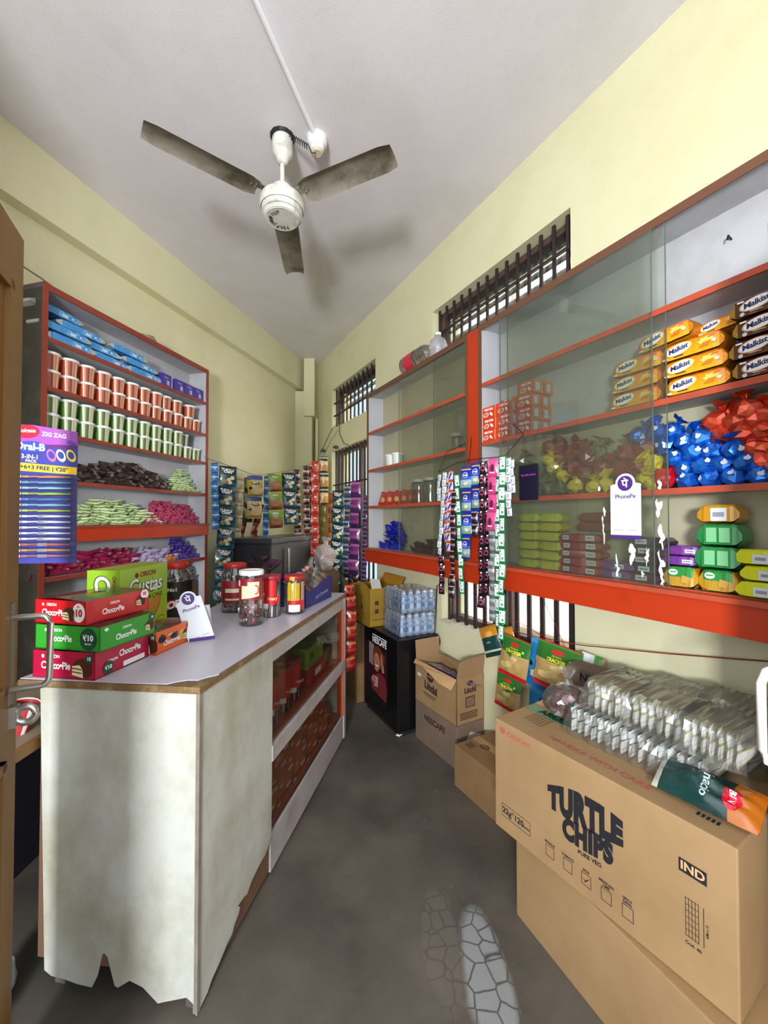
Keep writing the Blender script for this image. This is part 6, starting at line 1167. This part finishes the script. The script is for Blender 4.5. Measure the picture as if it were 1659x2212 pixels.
def bundle(px, py_, pz, n, m, lx, label, rz=0.0, name='pouch_bundle', hh=.085, wd_=.19):
    """a row of n flat pouches standing side by side in a clear bag, lined up along local x"""
    t = empty(name, TP(px, py_, pz), AT+rz, label, 'bag of pouches'); me = []
    for k in range(3):
        b = B(); pillow(b, hh, wd_, .024, m, 8, 10, 50+k*7, .06, T=Matrix.Rotation(math.pi/2, 4, 'X') @ Matrix.Identity(4), wr=.5); o = b.build('pouch'); me.append(o.data); bpy.data.objects.remove(o)
    for i in range(n):
        o = bpy.data.objects.new('pouch', me[i % 3]); COL.objects.link(o); o.parent = t; o.location = (.014+i*lx/n, wd_/2, hh/2+.004+.004*nz(i, 2)); o.rotation_euler = (0, math.radians(90)+.12*nz(i, 5), .04*nz(i, 9))
    b = B(); vs = []; nx, ny = 12, 8
    for side in range(1):
        for j in range(ny+1):
            a = math.pi*j/ny
            for i in range(nx+1):
                u = i/nx; w_ = 1+.10*nz(u*6, j*.9, px*9); x = -.012+(lx+.03)*u; yy = wd_/2-(wd_/2+.012)*math.cos(a)*(abs(math.cos(a))**-.55 if abs(math.cos(a)) > .01 else 1)*w_; z = (hh+.012)*(math.sin(a)**.55)*w_*(1 if 0 < i < nx else .6)
                vs.append((x, yy, max(0.001, z)))
    b.add(vs, [(j*(nx+1)+i, j*(nx+1)+i+1, (j+1)*(nx+1)+i+1, (j+1)*(nx+1)+i) for j in range(ny) for i in range(nx)], clearf); b.build('clear_bag', t)
    return t
bundle(.20, .135, .002, 6, wg, .135, 'white and green pouches in a clear bag, lower front row, far one')
bundle(.335, .135, .002, 5, wg, .125, 'white and green pouches in a clear bag, lower front row, middle one')
bundle(.465, .13, .002, 5, wg, .12, 'white and green pouches in a clear bag, lower front row, near one')
for i, (x, yy, z, n) in enumerate(((.245, .16, .095, 6), (.385, .16, .095, 6), (.52, .155, .092, 7))):
    bundle(x, yy, z, n, wp, .13, 'clear bag of white and yellow pouches, upper front row, %s' % ('far one', 'middle one', 'near one by the foil end')[i])
for i, (x, yy, z, n) in enumerate(((.20, .345, .06, 7), (.345, .35, .075, 7), (.49, .35, .09, 7), (.63, .33, .06, 8))):
    bundle(x, yy, z, n, wp, .14, 'white and yellow pouches in a clear bag, back row, %s' % ('farthest', 'second', 'third', 'nearest by the door')[i], wd_=.16)
for i, (x, yy) in enumerate(((.20, .34), (.35, .35), (.50, .35))):
    bundle(x, yy, .002, 4, wg, .13, 'clear bag of pouches lying under the back row, %s' % ('far one', 'middle one', 'near one')[i], hh=.05, wd_=.15)
t = empty('crisps_packet', TP(.60, .105, .038), 0, 'dark green and orange crisps packet at the near front of the pouch bags', 'packet', rot=(math.radians(-62), 0, AT+.05))
tg = M('dark_green_orange_packet', '#0f4c48', .28, coat=.5, ramp=(0, [(0, '#b8b4a8'), (.06, '#0c3634'), (.62, '#0a2e2c'), (.74, '#a85c14'), (1, '#b0701c')]))
b = B(); on = pillow(b, .215, .105, .085, tg, 14, 12, 61, .04, wr=.8); b.text('tanacio', .026, M('grey_white_print', '#a8b8b4', .5), (.005, 0, .0), X=(0, 0, -1), Z=(1, 0, 0), bold=.02, on=lambda x, z: on(x, z)-.001); b.disc((.055, 0, -.008), .019, .028, cr_, on=lambda x, z: on(x, z)-.001, n=16); b.text('BIN', .018, white, (.055, 0, -.008), X=(0, 0, -1), Z=(1, 0, 0), bold=.03, on=lambda x, z: on(x, z)-.003); b.build('wrapper', t)
# knotted bag of sweets at the far end
t = empty('candy_bag', TP(.135, .235, .002), AT, 'knotted clear bag of dark red sweets at the far end of the carton top', 'bag')
b = B(); r_ = random.Random(4); cm_ = [M('candy_'+c[1:], c, .28, metal=.35, coat=.4) for c in ('#7a3c40', '#5c2a30', '#a8686c', '#3c2a28', '#b89088')]
for i in range(70):
    a = r_.uniform(0, 6.28); q_ = .062*math.sqrt(r_.random()); wad(b, .013, cm_[i % 5], i, 1, .4, i % 3 == 0, T=TR(q_*math.cos(a), q_*math.sin(a), .012+r_.random()*.055*(1-q_*8)+.01, r_.uniform(0, 6), r_.uniform(0, 6)))
b.build('wrapped_sweets', t, kind='stuff')
b = B(); wad(b, .085, clearf, 71, 3, .22, False, T=TR(0, 0, .055), sq=(1, 1, .72)); b.add([(.012*math.cos(a)*k, .012*math.sin(a)*k, .115+z) for k, z in ((1.8, 0), (.8, .02), (2.6, .055)) for a in [i*.7 for i in range(9)]], [(k*9+i, k*9+(i+1) % 9, (k+1)*9+(i+1) % 9, (k+1)*9+i) for k in (0, 1) for i in range(9)], clearf); b.build('clear_bag', t)
b = B(); b.add([TP(.19, .44, .20), TP(.42, .46, .20), TP(.42, .46, .0), TP(.19, .44, .0)], [(0, 1, 2, 3)], kraft); 
t = carton('coffee_carton', TP(.02, .40, .0), AT, .30, .09, .125, M('grey_brown_carton', '#6b5a4c', .8), 'small grey-brown coffee carton lying behind the bag of sweets by the wall', seam=False)
b = B(); b.text('NESCAFÉ', .045, ink, (.15, y, .09), bold=.03); b.build('lettering', t)
# ================================================================ CRISP PACKETS HANGING UNDER THE RIGHT CABINET
b = B(); b.tube([R.p(-1.80, 1.63, .80), R.p(-1.62, 1.61, .815), R.p(-1.40, 1.60, .825), R.p(-1.13, 1.605, .852), R.p(-.8, 1.64, .905), R.p(-.49, 1.66, .965)], .0022, M('dark_red_cord', '#7c1418', .6), 6)
tag(b.build('red_twine'), 'dark red cord stretched along the wall under the cabinet, carrying the crisp packets', 'cord')
b = B(); b.tube([R.p(-.485, 1.665, .967), R.p(-.485, 1.64, .967)], .008, black, 8); tag(b.build('wall_peg'), 'small dark wall peg holding the right end of the red cord', 'peg')
b = B(); b.tube([R.p(-2.02, 1.64, 1.03), R.p(-1.7, 1.60, .90), R.p(-1.45, 1.62, .86), R.p(-1.24, 1.64, .80)], .0015, MC['dark_red_cord'], 5); b.tube([R.p(-1.38, 1.64, 1.04), R.p(-1.28, 1.63, .90), R.p(-1.235, 1.64, .80)], .0015, MC['dark_red_cord'], 5); tag(b.build('red_string'), 'thin red strings looped across the lower window bars', 'string')
gcr = M('green_cracker_packet', '#a88a4c', .3, coat=.5, bump=.2, bs=30, ramp=(1, [(0, '#b81c24'), (.11, '#b0925c'), (.58, '#c0a468'), (.60, '#2c6c24'), (.94, '#3c8c2c'), (.97, '#b81c24')]))
def crk(b, w, h, on):
    f = lambda x, z: on(x, z)-.001
    b.add([(x, f(x, z), z) for x, z in ((-w*.36, h*.14), (0, h*.02), (w*.36, h*.14))], [(0, 1, 2)], MC.get('dark_green_print') or M('dark_green_print', '#2c6420', .4))
    b.disc((0, 0, h*.33), w*.15, h*.055, M('red_oval_print', '#b82c24', .4), n=18, on=f); b.text('POTATO', h*.055, M('yellow_green_print', '#b8c83c', .45), (0, 0, h*.235), on=lambda x, z: on(x, z)-.002, bold=.03); b.text('CRACKER', h*.10, M('yellow_print', '#e2dc3c', .45), (0, 0, h*.155), on=lambda x, z: on(x, z)-.002, bold=.05, sx=.95)
    b.rect((w*.3, 0, h*.22), w*.07, w*.07, M('green_white_mark', '#a8d4a0', .45), on=f)
    for i, (x, z) in enumerate(((-.2, -.05), (.05, -.02), (.26, -.08), (-.05, -.17), (.18, -.2), (-.25, -.22), (.0, -.3))): b.disc((w*x, 0, h*z), w*.15, h*.085, M('pale_crisp', '#d0b678', .5) if i % 2 else M('golden_crisp', '#b8985a', .5), on=lambda x, z: on(x, z)-.0008-.0002*i, n=12, star=.05)
S_crk = []
buc = M('blue_butter_packet', '#1c74b0', .28, coat=.5, bump=.2, bs=30, ramp=(1, [(0, '#1a6aa8'), (.3, '#2480bc'), (.6, '#1f78b4'), (.9, '#3a94cc')]))
def but(b, w, h, on):
    f = lambda x, z: on(x, z)-.001
    b.disc((0, 0, -h*.22), w*.36, h*.14, M('popcorn_print', '#d4bc90', .5), on=f, n=20, star=.07); b.disc((-.1*w, 0, -h*.2), w*.16, h*.07, M('pinkish_popcorn', '#b89884', .5), on=lambda x, z: on(x, z)-.0016, n=12)
    b.rect((.05*w, 0, h*.31), w*.36, h*.085, M('navy_print', '#1b1f5a', .5), on=f); b.text('ACT II', h*.07, white, (.05*w, 0, h*.31), on=lambda x, z: on(x, z)-.0022, bold=.05); b.text('BUTTER', h*.10, M('butter_yellow_print', '#e8cc4c', .45), (0, 0, h*.15), on=lambda x, z: on(x, z)-.002, bold=.06, ls=1.1); b.text('BLAST', h*.10, M('butter_yellow_print', '#e8cc4c', .45), (0, 0, h*.055), on=lambda x, z: on(x, z)-.002, bold=.06, ls=1.1)
    b.disc((-w*.38, 0, -h*.02), w*.07, w*.07, black, n=14, on=f)
def crisp(mat, dec, w, h, t_, seed, x, D, z, rot, label, name='crisp_packet'):
    t = empty(name, R.p(x, D, z), 0, label, 'crisp packet', rot=(rot[0], rot[1], R.a+rot[2])); b = B(); on = pillow(b, w, h, t_, mat, 12, 14, seed, .07, wr=.5, side=.9)
    if dec: b2 = B(); b.build('wrapper', t); dec(b2, w, h, on); b2.build('printed_label', t)
    else: b.build('wrapper', t)
    return t
crisp(gcr, crk, .165, .205, .05, 70, -1.475, 1.565, .70, (-.10, .12, .12), 'green potato cracker packet hanging left of the blue popcorn packet, the upper one')
crisp(gcr, crk, .150, .185, .05, 74, -1.525, 1.57, .51, (-.05, .10, .10), 'green potato cracker packet joined below the upper one, low by the carton corner')
crisp(buc, but, .185, .23, .055, 78, -1.315, 1.60, .70, (-.08, .12, .12), 'blue butter popcorn packet hanging behind the right-hand green packet')
crisp(buc, but, .170, .22, .055, 80, -1.325, 1.60, .47, (-.04, .05, .10), 'blue butter popcorn packet hanging lowest, joined below the other blue one')
crisp(gcr, crk, .205, .205, .055, 84, -1.215, 1.555, .735, (-.12, .10, .15), 'green potato cracker packet hanging at the right, over the blue popcorn packet')
dgo = M('dark_green_gold_packet', '#143c38', .3, coat=.5, bump=.2, bs=30, ramp=(1, [(0, '#123430'), (.14, '#c0c4b8'), (.2, '#163f3a'), (.58, '#174640'), (.62, '#c8882c'), (.9, '#b87820'), (.97, '#2c2c2c')]))
crisp(dgo, lambda b, w, h, on: (b.text('tana', h*.1, M('grey_teal_print', '#8ca8a0', .5), (0, 0, -h*.05), on=lambda x, z: on(x, z)-.0015, bold=.03), b.disc((w*.1, 0, h*.2), w*.2, h*.09, M('orange_slice_print', '#e0a440', .5), on=lambda x, z: on(x, z)-.001, n=14)), .125, .165, .045, 88, -1.665, 1.585, .735, (-.08, -.42, .10), 'dark green and orange crisp packet hanging crooked at the left end of the red cord')
crisp(dgo, None, .10, .15, .04, 90, -1.555, 1.60, .76, (-.05, -.3, .10), 'dark green and orange crisp packet behind the long green sachet strip')
gst = M('green_silver_packet', '#5c8c4c', .28, coat=.5, bump=.2, bs=30, ramp=(0, [(0, '#d4d8d4'), (.35, '#c4c8c4'), (.5, '#3c8c2c'), (.8, '#a8905c')]))
crisp(gst, None, .10, .21, .05, 94, -1.085, 1.60, .72, (-.05, .15, .3), 'silver and green packet hanging last at the right end of the crisp packets')
# black cable loop by the window
b = B(); pts = [R.p(-2.25, 1.655, .95), R.p(-2.26, 1.65, .72), R.p(-2.262, 1.64, .60)]+[R.p(-2.235+.035*math.cos(a), 1.64, .575+.045*math.sin(a)) for a in [2.6-.5*i for i in range(13)]]+[R.p(-2.22, 1.64, .47)]
b.tube(pts, .004, black, 6); tag(b.build('black_cable'), 'black cable looped on the wall below the left corner of the lower window', 'cable')
# ================================================================ LEFT EDGE: SIDE TABLE THINGS
t = empty('paper_cup', (-1.112, 1.235, .755), 0, 'red and white ribbed paper cup lying tilted on the dark side table by the door', 'cup', rot=(0, math.radians(14), .2))
b = B(); b.lathe([(.026, .0), (.034, .085)], M('red_cup_print', '#a82a30', .45, ramp=(0, [(0, '#b0343a'), (.12, '#e4dcd8'), (.18, '#a82a30'), (.5, '#b0343a'), (.84, '#a82a30'), (.9, '#e4dcd8'), (.93, '#a82a30')])), 24, cap=False); b.lathe([(.030, .043), (.0306, .046)], M('pink_line', '#d89c98', .5), 24, cap=False); b.build('cup_body', t); b = B(); b.lathe([(.034, .083), (.0362, .086), (.034, .089)], white, 24, cap=False); b.build('rim', t)
b = B(); b.box(-.05, .012, 0, .10, 0, .20, M('strong_blue_plastic', '#1c2fae', .35), bev=.004); tag(b.build('blue_container', loc=(-1.135, 1.12, .754), rz=.1), 'strong blue plastic container behind the door handle', 'container')
b = B(); wad(b, .075, M('grey_printed_bag', '#8c9698', .4, coat=.3, dirt=('#d4d8d8', 12, .5, .65)), 91, 3, .35, False, sq=(.55, .5, 1.1)); tag(b.build('litter_bag', loc=(-1.12, 1.19, .062), rz=.3), 'crumpled grey plastic bag on the floor under the side table', 'bag')
b = B(); wad(b, .055, M('clear_litter', '#b8b8b8', .25, coat=.6), 95, 2, .4, True, sq=(.7, .7, .9)); tag(b.build('litter_bag', loc=(.985, .93, .36)), 'crumpled clear wrapper sticking out at the right edge beside the printed carton', 'wrapper')
b = B(); wad(b, .02, white, 97, 2, .5, False, sq=(1.2, .7, .35)); tag(b.build('paper_scrap', loc=(.10, 2.63, .008), rz=.4), 'small white paper scrap on the floor at the corner of the black stand', 'paper')
# red packets hanging at the counter's far end
rdp = strip_style('dark_red_shiny', [(0, '#6c1810'), (.3, '#a83018'), (.5, '#7c1c14'), (.75, '#b85428'), (.9, '#5c140c')], .07, .10, None, .03, .22)
hang(rdp, (-.215, 2.66, .90), 5, RZ, 'shiny dark red packet strip hanging at the far end of the counter', seed=3)
hang(rdp, (-.235, 2.70, .97), 5, RZ+.3, 'second shiny dark red packet strip hanging just behind at the far end of the counter', seed=5)
